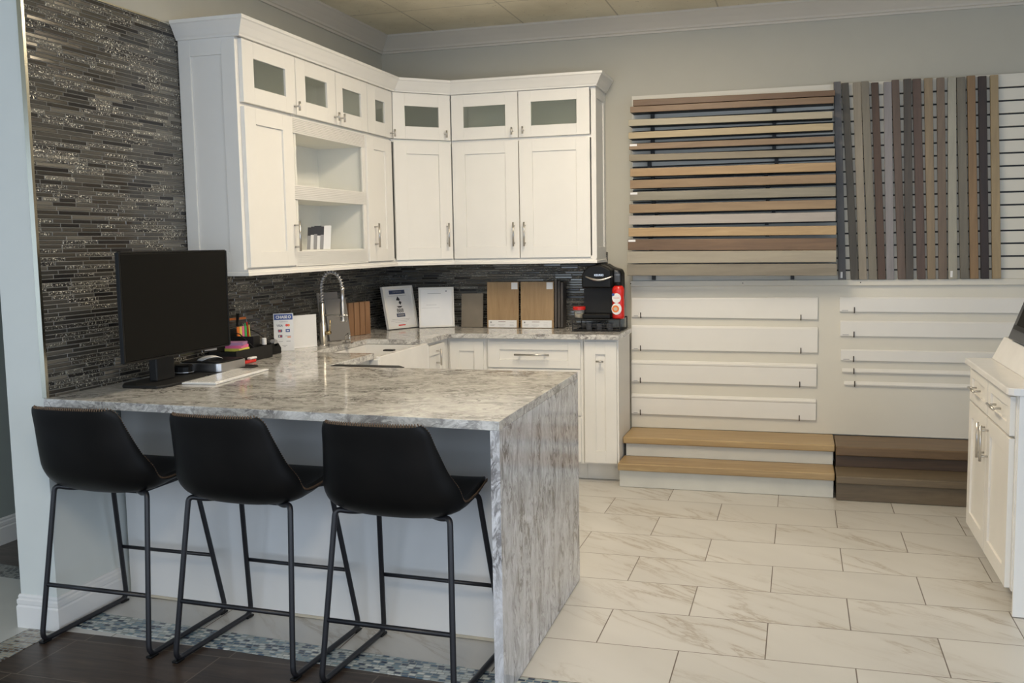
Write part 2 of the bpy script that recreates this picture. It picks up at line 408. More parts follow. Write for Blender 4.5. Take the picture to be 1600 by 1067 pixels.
struct('trim_4', MB().prism([(-6.5, 3.5), (-3.9, 3.5), (-2.89, 3.40), (-2.89, 3.52), (-3.9, 3.64), (-6.5, 3.64)], -.01, .002), 'hallpebble')
struct('wall_back', MB().box(-2.74, 4.1, YW, YW + .12, 0, ZC), 'wall')
struct('wall_left', MB().box(PX, XW, 3.0, YW + .12, 0, ZC), 'partition')
struct('wall_hall', MB().box(-4.0, -3.845, 3.3, YW + .12, 0, ZC), 'hallwall')
struct('wall_hall_end', MB().box(-3.845, PX, YW, YW + .12, 0, ZC), 'hallwall')
struct('wall_right', MB().box(4.0, 4.12, 1.7, YW + .12, 0, ZC).box(4.0, 4.12, -1.6, -1.35, 0, ZC).box(4.0, 4.12, -1.35, 1.7, 0, .15).box(4.0, 4.12, -1.35, 1.7, 2.6, ZC), 'wall')
struct('wall_front', MB().box(-6.6, -3.9, -1.7, -1.6, 0, ZC).box(2.7, 4.0, -1.7, -1.6, 0, ZC).box(-3.9, 2.7, -1.7, -1.6, 0, .15).box(-3.9, 2.7, -1.7, -1.6, 2.6, ZC), 'wall')
struct('wall_hall_front', MB().box(-6.72, -6.6, -1.7, -1.5, 0, ZC).box(-6.72, -6.6, 2.6, 3.4, 0, ZC).box(-6.72, -6.6, -1.5, 2.6, 0, .15).box(-6.72, -6.6, -1.5, 2.6, 2.6, ZC).box(-6.6, -4.0, 3.3, 3.42, 0, ZC), 'wall')
struct('ceiling', MB().box(-6.6, 4.1, -1.7, YW + .12, ZC, ZC + .05), 'ceiling')
for n, (x0, x1) in enumerate(((-3.9, -1.7), (-1.7, .5), (.5, 2.7))):
    struct('window_%d' % (n + 1), MB().box(x0, x0 + .05, -1.69, -1.62, .15, 2.6).box(x1 - .05, x1, -1.69, -1.62, .15, 2.6).box(x0 + .05, x1 - .05, -1.69, -1.62, .15, .2).box(x0 + .05, x1 - .05, -1.69, -1.62, 2.55, 2.6), 'alu')

# painted wall skin on the kitchen side of the partition above the mosaic (warmer wall colour)
struct('trim_5', MB().box(XW, XW + .004, 3.0, YW, 2.467, ZC).box(XW, XW + .004, 3.96, YW, 2.40, 2.467), 'wall')
# glass mosaic on the partition and behind the counter
struct('trim_6', MB().box(XW, XW + .015, 3.008, YW, .88, 1.40).box(XW, XW + .015, 3.008, 3.95, 1.40, 2.467), 'mosaicY')
struct('trim_7', MB().box(XW + .015, -1.19, YW - .015, YW, .88, 1.40), 'mosaicX')
struct('trim_8', MB().box(XW - .002, XW + .018, 2.994, 3.008, .914, 2.475).box(XW, XW + .017, 3.008, 3.95, 2.467, 2.473), 'steel_edge')
# crown mouldings at the ceiling (sloped cove with beads)
ccp = [(0, -.11), (.012, -.11), (.014, -.098), (.022, -.094), (.026, -.082), (.05, -.05), (.078, -.018), (.085, -.012), (.085, 0), (0, 0)]
struct('trim_9', MB().sweep([(XW + .004, 3.0), (XW + .004, YW), (3.99, YW)], [(o, z + ZC) for o, z in ccp]), 'crown')
# baseboards
bb = [(0, 0), (.014, 0), (.014, .085), (.010, .092), (.012, .098), (.012, .112), (.007, .118), (.008, .126), (.004, .134), (0, .134)]
def wallrun(path, name, m='trim'):
    struct(name, MB().sweep(path, bb), m)
wallrun([(PX, 3.6), (PX, 3.0), (XW, 3.0), (XW, 3.34)][::-1] if False else [(PX, 3.6), (PX, 3.0)][:0] or [(XW, 3.36), (XW, 3.0), (PX, 3.0), (PX, 3.7)][::-1], 'baseboard_partition')
wallrun([(-3.845, 3.3), (-3.845, YW)], 'baseboard_hall', 'trim')
wallrun([(-1.0, YW), (3.98, YW)], 'baseboard_back')

# ---------------------------------------------------------------- ceiling lamps (real troffers, out of frame above)
for i, (x, y, w) in enumerate(((-0.9, 4.3, 'above the kitchen floor'), (-0.2, .2, 'nearest the shopfront'))):
    L = thing('ceiling_light', 'long flat ceiling light %s' % w, 'ceiling light', (x, y, ZC - .03), 'flush ceiling lights')
    MB().box(x - .32, x + .32, y - .62, y - .60, ZC - .03, ZC).box(x - .32, x + .32, y + .60, y + .62, ZC - .03, ZC).box(x - .32, x - .30, y - .60, y + .60, ZC - .03, ZC).box(x + .30, x + .32, y - .60, y + .60, ZC - .03, ZC).build('frame', 'white', L)
    MB().box(x - .30, x + .30, y - .60, y + .60, ZC - .022, ZC - .012).build('diffuser', 'diffuser', L)

# ---------------------------------------------------------------- cabinet builders
def bar(F, a, b, length, parent, vertical=True, r=.006, off=.03, t=.02):
    h = length / 2; mb = MB()
    if vertical:
        mb.tube([F.p(a, b - h, t + off), F.p(a, b + h, t + off)], r)
        for d in (-h * .72, h * .72): mb.tube([F.p(a, b + d, t - .001), F.p(a, b + d, t + off)], r * .75, 8)
    else:
        mb.tube([F.p(a - h, b, t + off), F.p(a + h, b, t + off)], r)
        for d in (-h * .72, h * .72): mb.tube([F.p(a + d, b, t - .001), F.p(a + d, b, t + off)], r * .75, 8)
    return mb.build('handle', 'steel', parent, smooth=True)
def knob(F, a, b, parent, vertical=True, t=.02):
    mb = MB().tube([F.p(a, b, t - .001), F.p(a, b, t + .028)], .0045, 8)
    if vertical: mb.tube([F.p(a, b - .022, t + .03), F.p(a, b + .022, t + .03)], .006)
    else: mb.tube([F.p(a - .022, b, t + .03), F.p(a + .022, b, t + .03)], .006)
    return mb.build('knob', 'steel', parent, smooth=True)
def door(F, a0, a1, b0, b1, parent, rail=.065, glass=False, name='door', t=.02, rt=None):
    rt = rt if rt is not None else rail
    mb = MB()
    mb.box(a0, a0 + rail, b0, b1, 0, t, F).box(a1 - rail, a1, b0, b1, 0, t, F)
    mb.box(a0 + rail, a1 - rail, b0, b0 + rt, 0, t, F).box(a0 + rail, a1 - rail, b1 - rt, b1, 0, t, F)
    if not glass: mb.box(a0 + rail, a1 - rail, b0 + rt, b1 - rt, .002, t - .009, F)
    d = mb.build(name, 'cab', parent, bevel=.0012)
    if glass:
        MB().box(a0 + rail - .006, a1 - rail + .006, b0 + rt - .006, b1 - rt + .006, .006, .010, F).build('glass_pane', 'glass', d)
    return d
def carcass(F, a0, a1, b0, b1, depth, parent, shelves=(), t=.018, m='cab'):
    """open-fronted box reaching back from the frame's face"""
    mb = MB().box(a0, a0 + t, b0, b1, -depth, 0, F).box(a1 - t, a1, b0, b1, -depth, 0, F)
    mb.box(a0 + t, a1 - t, b0, b0 + t, -depth, 0, F).box(a0 + t, a1 - t, b1 - t, b1, -depth, 0, F).box(a0 + t, a1 - t, b0 + t, b1 - t, -depth, -depth + .008, F)
    for z in shelves: mb.box(a0 + t, a1 - t, z - t / 2, z + t / 2, -depth + .008, -.001, F)
    return mb.build('carcass', m, parent)

# upper cabinets on the partition: face plane x = -2.43, doors 20 mm in front
FX = faceX(-2.43); DEP = .2915
ZB, ZS, ZT = 1.366, 2.112, 2.412
c1 = thing('wall_cabinet', 'white wall cabinet nearest the monitor, tall plain door below a glass door', 'cabinet', (-2.58, 4.17, ZB), 'white wall cabinets')
carcass(FX, 3.95, 4.435, ZB, ZT, DEP, c1, (ZS,))
# recessed end panel facing the room
FE = faceY(3.95)
mb = MB().box(-2.722, -2.66, ZB, ZT, 0, .02, FE).box(-2.50, -2.43, ZB, ZT, 0, .02, FE).box(-2.66, -2.50, ZB, ZB + .08, 0, .02, FE).box(-2.66, -2.50, ZT - .08, ZT, 0, .02, FE).box(-2.66, -2.50, ZB + .08, ZT - .08, 0, .012, FE)
mb.build('end_panel', 'cab', c1, bevel=.0012)
d = door(FX, 3.957, 4.392, 1.375, 2.103, c1, .095, rt=.072); bar(FX, 4.372, 1.52, .15, d)
d = door(FX, 3.957, 4.437, 2.122, 2.402, c1, .095, True, rt=.075); knob(FX, 4.418, 2.159, d)
c2 = thing('wall_cabinet', 'white wall cabinet with two open shelf niches below two small glass doors', 'cabinet', (-2.58, 4.84, ZB), 'white wall cabinets')
carcass(FX, 4.437, 5.25, ZB, ZT, DEP, c2, (ZS, 2.041, 1.767, 1.713, 1.4415), m='cabin')
def reeded(z0, z1):
    mb = MB().box(4.395, 5.25, z0, z1, 0, .004, FX)
    n = max(3, int((z1 - z0) / .0085)); s = (z1 - z0) / n
    for i in range(n): mb.box(4.395, 5.25, z0 + i * s + .0012, z0 + (i + 1) * s - .0012, .004, .010, FX)
    return mb.build('reeded_rail', 'cab', c2)
reeded(2.031, 2.108); reeded(1.704, 1.776); reeded(1.369, 1.447)
MB().box(5.212, 5.25, 1.447, 1.704, 0, .008, FX).box(5.212, 5.25, 1.776, 2.031, 0, .008, FX).build('stile', 'cab', c2)
d = door(FX, 4.443, 4.878, 2.122, 2.402, c2, .098, True, rt=.075); knob(FX, 4.852, 2.159, d)
d = door(FX, 4.884, 5.278, 2.122, 2.402, c2, .08, True, rt=.075); knob(FX, 4.918, 2.159, d)
c3 = thing('wall_cabinet', 'narrow white wall cabinet between the open niches and the corner cabinet', 'cabinet', (-2.58, 5.45, ZB), 'white wall cabinets')
carcass(FX, 5.252, 5.64, ZB, ZT, DEP, c3, (ZS,))
d = door(FX, 5.254, 5.615, 1.375, 2.103, c3, .10, rt=.072); bar(FX, 5.33, 1.527, .14, d)
d = door(FX, 5.284, 5.640, 2.122, 2.402, c3, .11, True, rt=.078); knob(FX, 5.605, 2.150, d)
# diagonal corner cabinet
S2 = math.sqrt(.5)
P0 = Vector((-2.43, 5.648, 0)); P1 = Vector((-2.138, 5.94, 0)); LD = (P1 - P0).length
FD = Fr(P0, (S2, S2, 0), (0, 0, 1), (S2, -S2, 0))
c4 = thing('wall_cabinet', 'diagonal corner wall cabinet, white, with one tall door and one glass door', 'cabinet', (-2.5, 6.0, ZB), 'white wall cabinets')
poly = [(-2.43, 5.648), (-2.138, 5.94), (-2.138, 6.233), (-2.722, 6.233), (-2.722, 5.648)]
mb = MB().prism(poly, ZB, ZB + .018).prism(poly, ZT - .018, ZT).prism(poly, ZS - .009, ZS + .009)
mb.box(-2.722, -2.704, 5.648, 6.233, ZB + .018, ZT - .018).box(-2.704, -2.138, 6.215, 6.233, ZB + .018, ZT - .018)
mb.box(-2.704, -2.432, 5.648, 5.66, ZB + .018, ZT - .018).box(-2.156, -2.138, 5.95, 6.215, ZB + .018, ZT - .018)
mb.build('carcass', 'cabin', c4)
d = door(FD, .012, LD - .012, 1.375, 2.103, c4, .085, rt=.072); bar(FD, LD - .052, 1.527, .15, d)
d = door(FD, .012, LD - .012, 2.122, 2.402, c4, .08, True, rt=.078); knob(FD, LD - .052, 2.159, d)
# back wall cabinet
FB = faceY(5.94)
c5 = thing('wall_cabinet', 'wide white double wall cabinet on the back wall above the coffee maker', 'cabinet', (-1.68, 6.1, ZB), 'white wall cabinets')
carcass(FB, -2.134, -1.212, ZB, ZT, .293, c5, (ZS,))
MB().box(-1.227, -1.210, ZB, ZT, 0, .004, FB).build('stile', 'cab', c5)
d = door(FB, -2.126, -1.690, 1.375, 2.103, c5, .085, rt=.072); bar(FB, -1.722, 1.523, .15, d)
d = door(FB, -2.126, -1.690, 2.122, 2.402, c5, .08, True, rt=.075); knob(FB, -1.722, 2.160, d)
d = door(FB, -1.684, -1.236, 1.375, 2.103, c5, .085, rt=.072); bar(FB, -1.652, 1.523, .15, d)
d = door(FB, -1.684, -1.236, 2.122, 2.402, c5, .08, True, rt=.068); knob(FB, -1.652, 2.163, d)
FS = faceX(-1.212)
MB().box(5.94, 5.985, ZB, ZT, 0, .012, FS).box(6.19, 6.245, ZB, ZT, 0, .012, FS).box(5.985, 6.19, ZB, ZB + .07, 0, .012, FS).box(5.985, 6.19, ZT - .07, ZT, 0, .012, FS).box(5.985, 6.19, ZB + .07, ZT - .07, 0, .005, FS).build('end_panel', 'cab', c5, bevel=.001)
# crown and light rail running round all the wall cabinets
path = [(-2.722, 3.93), (-2.41, 3.93), (-2.41, 5.656), (-2.13, 5.92), (-1.200, 5.92), (-1.200, 6.235)]
cp = [(0, 2.405), (.012, 2.405), (.014, 2.413), (.02, 2.42), (.034, 2.445), (.05, 2.468), (.056, 2.472), (.056, 2.486), (0, 2.486)]
tag(MB().sweep(path, cp).build('cabinet_crown', 'cab'), 'white crown moulding running along the tops of all the wall cabinets', 'moulding')
lp = [(0, 1.338), (.006, 1.338), (.006, 1.352), (.002, 1.356), (.002, 1.366), (-.018, 1.366), (-.018, 1.338)]
tag(MB().sweep(path, lp).build('light_rail', 'cab'), 'slim white light rail under the wall cabinets, above the dark mosaic', 'moulding')

# brochures standing in the lower niche
for i in range(6):
    x0, y0 = -2.572 + .0165 * i, 4.795 + .006 * i
    F = Fr((x0, y0, 1.4515), (.88, .475, 0), (.04, .075, 1), (.475, -.88, 0.048))
    names = ['at the left end of the fan', 'second from the left end', 'third from the left, in the fan middle', 'fourth from the left, in the fan middle', 'next to the pale front one', 'with a pale cover at the right end']
    b = thing('brochure', 'folded brochure in the lower niche, %s' % names[i], 'brochure', (x0, y0, 1.4512), 'brochures in the open niche')
    top = .120 + .004 * (i % 3)
    MB().box(0, .038, 0, top - .045, 0, .003, F).build('cover', 'greyink' if i in (0, 2, 4) else 'white', b)
    MB().box(0, .038, top - .045, top, 0, .003, F).build('header', 'ink' if i < 5 else 'white', b)

# ---------------------------------------------------------------- worktops
ZW = .914; TH = .030
pen = [(-2.723, 2.978), (-.889, 2.85), (-.903, 4.035), (-2.723, 4.065)]
pc = thing('peninsula_countertop', 'veined grey quartz countertop of the peninsula with a waterfall end', 'countertop', (-1.8, 3.5, ZW - TH))
MB().prism(pen, ZW - TH, ZW).build('top_slab', 'quartz', pc, bevel=.0015)
MB().prism([(-.921, 2.853), (-.889, 2.85), (-.903, 4.035), (-.934, 4.035)], 0.0025, ZW - TH - .0002).build('waterfall_panel', 'quartzside', pc, bevel=.0015)
kc = [(-2.723, 4.067), (-2.10, 4.067), (-2.10, 4.59), (-2.47, 4.59), (-2.47, 5.30), (-2.10, 5.30), (-2.10, 5.705), (-1.028, 5.705), (-1.028, 6.18), (-1.05, 6.18), (-1.05, 6.233), (-2.723, 6.233)]
tag(MB().prism(kc, ZW - TH, ZW).build('kitchen_countertop', 'quartz', bevel=.0015), 'grey quartz countertop under the wall cabinets, cut out around the white sink', 'countertop')
# peninsula base with its plain room-side panel
pb = thing('peninsula_cabinet', 'white panelled base under the peninsula, behind the three stools', 'cabinet', (-1.8, 3.7, 0))
MB().prism([(-2.722, 3.405), (-.936, 3.300), (-.936, 4.0), (-2.722, 4.0)], .002, ZW - TH - .001).build('panel', 'trim', pb)
MB().prism([(-2.722, 3.399), (-.936, 3.294), (-.936, 3.2995), (-2.722, 3.4045)], .002, .012).build('bottom_strip', 'cream', pb)
# black appliance whose top edge shows past the peninsula
ap = thing('dishwasher', 'black appliance top edge showing past the back of the peninsula, near the sink', 'appliance', (-1.92, 4.08, 0))
MB().prism([(-2.083, 4.0695), (-1.715, 4.0695), (-1.765, 4.125), (-2.083, 4.125)], .10, .9145).build('door', 'mattblack', ap)
MB().box(-2.05, -1.80, 4.126, 4.14, .80, .82).build('handle', 'blackplastic', ap, bevel=.003)

# base cabinets: left run
bl = thing('base_cabinet', 'white base cabinet on the left, carrying the farmhouse sink', 'cabinet', (-2.4, 4.9, 0), 'white base cabinets')
mb = MB().box(-2.72, -2.125, 4.12, 4.58, .10, .883).box(-2.72, -2.125, 4.58, 5.305, .10, .62).box(-2.72, -2.125, 5.305, 5.755, .10, .883).box(-2.72, -2.19, 4.12, 5.70, .002, .10)
mb.build('carcass', 'cab', bl)
FL = faceX(-2.125)
d = door(FL, 5.33, 5.64, .125, .865, bl, .06); bar(FL, 5.50, .79, .10, d)
d = door(FL, 4.60, 4.94, .125, .60, bl, .06); bar(FL, 4.88, .52, .12, d)
d = door(FL, 4.95, 5.30, .125, .60, bl, .06); bar(FL, 5.00, .52, .12, d)
# farmhouse sink
sk = thing('farmhouse_sink', 'white apron-front farmhouse sink set into the left countertop', 'sink', (-2.27, 4.93, .63))
y0, y1, x0, x1 = 4.585, 5.303, -2.49, -2.075
mb = MB().box(x0, x1, y0, y0 + .02, .63, .882).box(x0, x1, y1 - .02, y1, .63, .882).box(x0, x0 + .02, y0 + .02, y1 - .02, .63, .882).box(x1 - .025, x1, y0 + .02, y1 - .02, .63, .895).box(x0 + .02, x1 - .025, y0 + .02, y1 - .02, .63, .66)
mb.build('basin', 'whitegloss', sk, bevel=.004)
MB().lathe(-2.28, 4.94, [(.045, 0), (.045, .004), (.03, .004)], 20, .6605).build('drain', 'steel', sk)
MB().box(-2.16, -2.10, 4.83, 4.87, .897, .905).build('sponge', 'mattblack')
tag(bpy.data.objects['sponge'], 'small black scrubber lying on the sink rim', 'sponge')
bpy.data.objects['sponge'].modifiers.new('b', 'BEVEL').width = .003
# back run
def toe(x0, x1, parent): MB().box(x0, x1, 5.84, 5.86, .002, .115).build('toe_kick', 'cab', parent)
FK = faceY(5.755)
bk = thing('base_cabinet', 'white corner base cabinet with one shaker door beside the wide drawers', 'cabinet', (-1.98, 6.0, 0), 'white base cabinets')
MB().box(-2.124, -1.862, 5.755, 6.15, .115, .883).build('carcass', 'cab', bk); toe(-2.12, -1.862, bk)
door(FK, -2.105, -1.885, .13, .862, bk, .06)
bd = thing('base_cabinet', 'white base cabinet with a stack of wide drawers and a long bar handle', 'cabinet', (-1.55, 6.0, 0), 'white base cabinets')
MB().box(-1.860, -1.252, 5.755, 6.15, .115, .883).build('carcass', 'cab', bd); toe(-1.860, -1.252, bd)
for z0_, z1_ in ((.702, .864), (.414, .694), (.127, .406)):
    d = door(FK, -1.855, -1.267, z0_, z1_, bd, .075, name='drawer', rt=.05)
    bar(FK, -1.565, (z0_ + z1_) / 2 + (.003), .22, d, False)
bp = thing('base_cabinet', 'narrow white pull-out base cabinet at the right end of the counter', 'cabinet', (-1.14, 6.0, 0), 'white base cabinets')
MB().box(-1.250, -1.036, 5.755, 6.15, .115, .883).build('carcass', 'cab', bp); toe(-1.250, -1.036, bp)
d = door(FK, -1.242, -1.046, .127, .868, bp, .068, rt=.075); knob(FK, -1.143, .752, d, False)

# ---------------------------------------------------------------- faucet
fx, fy = -2.555, 4.91
fc = thing('kitchen_faucet', 'tall spring-neck pull-down faucet in brushed nickel behind the sink', 'faucet', (fx, fy, ZW))
MB().lathe(fx, fy, [(.026, 0), (.026, .006), (.019, .008), (.019, .125), (.014, .13), (.014, .235), (.008, .24)], 24, ZW + .0005).build('body', 'steel', fc, smooth=True)
arc = []
for i in range(33):
    a = PI - i / 32 * PI
    arc.append(Vector((fx + .066 + .066 * math.cos(a), fy - .012 * i / 32, 1.235 + .092 * math.sin(a))))
hose = [Vector((fx, fy, 1.15))] + arc
MB().tube(hose, .0055, 8).build('hose', 'greyink', fc, smooth=True)
coil = []; N = 30
acc = hose
tot = sum((acc[i + 1] - acc[i]).length for i in range(len(acc) - 1)); turns = 20
for k in range(turns * 10 + 1):
    s = tot * k / (turns * 10); i = 0
    while i < len(acc) - 2 and s > (acc[i + 1] - acc[i]).length: s -= (acc[i + 1] - acc[i]).length; i += 1
    d_ = (acc[i + 1] - acc[i]).normalized(); p = acc[i] + d_ * s; side = Vector((0, 1, 0)); w_ = d_.cross(side).normalized()
    a = 2 * PI * k / 10; coil.append(p + (side * math.cos(a) + w_ * math.sin(a)) * .0105)
MB().tube(coil, .0027, 6).build('spring', 'chrome', fc, smooth=True)
hx = fx + .134
MB().lathe(hx, fy - .012, [(.019, 0), (.020, .006), (.017, .012), (.017, .10), (.012, .115), (.010, .17), (.013, .175), (.013, .19)], 20, 1.05).build('spray_head', 'steel', fc, smooth=True)
MB().tube([(fx, fy, 1.085), (hx + .028, fy - .012, 1.085)], .004, 8).lathe(hx, fy - .012, [(.022, 0), (.022, .012), (.017, .012), (.017, 0)], 20, 1.079).build('holder_arm', 'steel', fc, smooth=True)
MB().tube([(fx + .015, fy, .985), (fx + .05, fy - .01, .990)], .011, 12).build('valve', 'brass', fc, smooth=True)
MB().tube([(fx + .048, fy - .01, .99), (fx + .052, fy - .01, 1.06)], .0035, 8).build('lever', 'brass', fc, smooth=True)

# ---------------------------------------------------------------- desk things on the peninsula
mo = thing('monitor', 'large black computer monitor standing against the grey mosaic', 'monitor', (-2.52, 3.45, ZW))
FM = faceX(-2.447)
MB().box(3.095, 3.795, 1.040, 1.452, -.008, .008, FM).build('screen', 'screen', mo, bevel=.004)
MB().box(3.085, 3.095, 1.036, 1.456, -.008, .0095, FM).box(3.795, 3.805, 1.036, 1.456, -.008, .0095, FM).box(3.095, 3.795, 1.452, 1.459, -.008, .0095, FM).box(3.095, 3.795, 1.033, 1.040, -.008, .0095, FM).build('bezel', 'blackplastic', mo, bevel=.002)
MB().box(3.25, 3.65, 1.12, 1.36, -.055, -.0085, FM).build('rear_housing', 'blackplastic', mo, bevel=.008)
MB().box(-2.555, -2.515, 3.38, 3.50, ZW + .012, 1.20).build('neck', 'mattblack', mo, bevel=.006)
MB().prism([(-2.64, 3.33), (-2.60, 3.27), (-2.44, 3.27), (-2.42, 3.31), (-2.42, 3.58), (-2.44, 3.62), (-2.60, 3.62), (-2.64, 3.56)], ZW + .0005, ZW + .012).build('base', 'mattblack', mo, bevel=.003)
tag(MB().prism([(-2.66, 3.645), (-2.43, 3.645), (-2.41, 3.66), (-2.41, 3.98), (-2.43, 4.0), (-2.66, 4.0)], ZW + .0005, ZW + .008).build('mouse_pad', 'mattblack', bevel=.002), 'flat black pad under the small silver computer', 'pad')
mi = thing('mini_computer', 'small square silver desktop computer with a black top beside the monitor', 'computer', (-2.55, 3.82, ZW + .009))
def rsq(cx, cy, h, r, n=6):
    pts = []
    for qx, qy, a0 in ((1, 1, 0), (-1, 1, 90), (-1, -1, 180), (1, -1, 270)):
        for k in range(n + 1):
            a = math.radians(a0 + 90 * k / n); pts.append((cx + qx * (h - r) + r * math.cos(a), cy + qy * (h - r) + r * math.sin(a)))
    return pts
MB().prism(rsq(-2.545, 3.82, .110, .028), ZW + .009, ZW + .047).build('casing', 'alu', mi, bevel=.002)
MB().prism(rsq(-2.545, 3.82, .104, .026), ZW + .0472, ZW + .052).build('top_plate', 'blackplastic', mi)
ms = MB()
nu, nv = 12, 8
g = []
for i in range(nu + 1):
    row = []
    for j in range(nv + 1):
        u = -1 + 2 * i / nu; v = -1 + 2 * j / nv
        l_ = .056 * u; w_ = .028 * v * math.sqrt(max(0, 1 - .55 * u * u * u * u)); h_ = .019 * (1 - .92 * abs(u) ** 2.4) * (1 - .35 * v * v)
        row.append(Vector((-2.545 + w_ * .9 + l_ * .35, 3.80 + l_ * .94 - w_ * .35, ZW + .0535 + h_)))
    g.append(row)
vs = [p for r_ in g for p in r_]; fs = [(i * (nv + 1) + j, (i + 1) * (nv + 1) + j, (i + 1) * (nv + 1) + j + 1, i * (nv + 1) + j + 1) for i in range(nu) for j in range(nv)]
ms.add(vs, fs); mo_ = ms.build('computer_mouse', 'whitegloss', smooth=True); sd = mo_.modifiers.new('s', 'SOLIDIFY'); sd.thickness = .002
tag(mo_, 'white low curved computer mouse resting on the small silver computer', 'mouse')
kb = thing('keyboard', 'slim white wireless keyboard lying in front of the silver computer', 'keyboard', (-2.35, 3.68, ZW))
FKb = Fr((-2.415, 3.42, ZW), (.02, .999, 0), (-.999, .02, 0), (0, 0, 1))
FKb = Fr((-2.262, 3.41, ZW + .001), (-.06, .998, 0), (-.998, -.06, 0), (0, 0, 1))
MB().box(0, .46, 0, .155, 0, .007, FKb).build('body', 'white', kb, bevel=.002)
for r_ in range(5):
    for c_ in range(12):
        if r_ == 0 and 3 <= c_ <= 8: continue
        MB().box(.014 + c_ * .036, .046 + c_ * .036, .012 + r_ * .027, .036 + r_ * .027, .007, .0095, FKb).build('key', 'whitegloss', kb)
MB().box(.014 + 3 * .036, .046 + 8 * .036, .012, .036, .007, .0095, FKb).build('key', 'whitegloss', kb)
MB().box(.385, .43, .055, .10, .0096, .0102, FKb).build('label_sticker', 'greyink', kb)
pk = thing('desktop_hub', 'small round black hub with a pale ring beside the monitor foot', 'hub', (-2.60, 3.665, ZW))
MB().lathe(-2.565, 3.63, [(.040, 0), (.042, .004), (.042, .03), (.036, .038)], 24, ZW + .013).build('body', 'blackplastic', pk, smooth=False)
MB().lathe(-2.565, 3.63, [(.0435, .006), (.0435, .0085)], 24, ZW + .013).build('ring', 'alu', pk)

# desk organiser of black mesh, with its contents
og = thing('desk_organizer', 'black mesh desk organizer behind the silver computer', 'organizer', (-2.62, 4.2, ZW))
mb = MB()
ox0, ox1, oy0, oy1 = -2.70, -2.555, 4.03, 4.36
mb.box(ox0, ox1, oy0, oy1, ZW + .001, ZW + .004).box(ox1 - .003, ox1, oy0, oy1, ZW + .004, ZW + .065).box(ox0, ox0 + .003, oy0, oy1, ZW + .004, ZW + .15)
mb.box(ox0 + .003, ox1 - .003, oy0, oy0 + .003, ZW + .004, ZW + .06).box(ox0 + .003, ox1 - .003, oy1 - .003, oy1, ZW + .004, ZW + .065).box(ox0 + .003, ox1 - .003, 4.19, 4.193, ZW + .004, ZW + .12).box(-2.625, -2.622, 4.193, oy1 - .003, ZW + .004, ZW + .11)
mb.build('tray', 'mattblack', og)
MB().tube([(ox0, oy1, ZW + .15), (-2.63, oy1, ZW + .12), (ox1, oy1, ZW + .065)], .003, 6).tube([(ox0, 4.19, ZW + .15), (-2.63, 4.19, ZW + .13), (ox1, 4.19, ZW + .065)], .003, 6).build('wire_rim', 'stoolmetal', og)
for i, (c, w) in enumerate((('orange', 'orange'), ('yellow', 'yellow'), ('pink', 'pink'), ('green', 'bright green'))):
    y = 4.205 + i * .022
    tag(MB().box(-2.66, -2.652, y, y + .019, ZW + .006, ZW + .165).build('highlighter', c, bevel=.003), '%s highlighter with a flat cap in the black organizer' % w, 'highlighter', 'highlighters in the organizer')
for i, (y, z, c, w) in enumerate(((4.30, .175, 'green', 'green pen leaning in the organizer, left of the red one'), (4.318, .18, 'red', 'red pen leaning in the organizer'), (4.335, .165, 'yellow', 'yellow pen at the right end of the organizer'))):
    tag(MB().tube([(-2.66, y, ZW + .006), (-2.675, y + .01, ZW + z)], .004, 8).build('pen', c), w, 'pen', 'pens in the organizer')
tag(MB().tube([(-2.66, 4.215, ZW + .17), (-2.672, 4.245, ZW + .225)], [.005, .009], 8).build('marker', 'blackplastic'), 'thick black marker sticking up behind the highlighters', 'marker')
tag(MB().tube([(-2.685, 4.10, ZW + .205), (-2.685, 4.33, ZW + .20)], .006, 8).build('pencil_roll', 'orange'), 'orange rod lying along the back of the organizer', 'rod')
for i, (c, w) in enumerate((('yellow', 'yellow sticky note pad at the bottom of the stack'), ('pink', 'bright pink sticky note pad in the stack middle'), ('purple', 'mauve sticky note pad on top of the stack'))):
    z = ZW + .06 + i * .014
    tag(MB().box(-.04, .04, -.045, .045, 0, .0135, Fr((-2.60, 4.11, z), (math.cos(.15 * i), math.sin(.15 * i), 0), (-math.sin(.15 * i), math.cos(.15 * i), 0), (0, 0, 1))).build('sticky_note_pad', c), w, 'sticky notes', 'sticky notes on the organizer')
MB().box(-2.655, -2.559, 4.06, 4.16, ZW + .005, ZW + .0595).build('note_shelf', 'blackplastic', og)
tag(MB().lathe(-2.585, 4.335, [(.012, 0), (.012, .03), (.010, .033)], 16, ZW + .066).build('glue_cap', 'white'), 'small white bottle cap standing at the organizer end', 'cap')
st = thing('stapler', 'red and white stapler lying against the organizer front', 'stapler', (-2.52, 4.1, ZW))
MB().box(-2.545, -2.52, 4.02, 4.15, ZW + .002, ZW + .016).build('base', 'red', st, bevel=.004)
MB().box(-2.543, -2.522, 4.10, 4.16, ZW + .017, ZW + .028).build('top', 'white', st, bevel=.004)
tag(MB().box(0, .07, 0, .10, 0, .002, Fr((-2.66, 3.93, ZW + .075), (.3, .95, 0), (0, .1, 1), (.95, -.3, 0))).build('photo_card', 'greyink'), 'small picture card leaning by the mosaic, left of the sticky notes', 'card')
tp = thing('tape_dispenser', 'black tape dispenser between the organizer and the payment sign', 'tape dispenser', (-2.62, 4.46, ZW))
MB().prism([(4.40, ZW + .001), (4.53, ZW + .001), (4.53, ZW + .03), (4.50, ZW + .06), (4.45, ZW + .06), (4.42, ZW + .03), (4.40, ZW + .03)], -.02, .02, Fr((-2.62, 0, 0), (0, 1, 0), (0, 0, 1), (1, 0, 0))).build('body', 'blackplastic', tp, bevel=.004)
MB().tube([(-2.625, 4.475, ZW + .06), (-2.600, 4.475, ZW + .06)], .018, 18).build('tape_reel', 'greyink', tp)

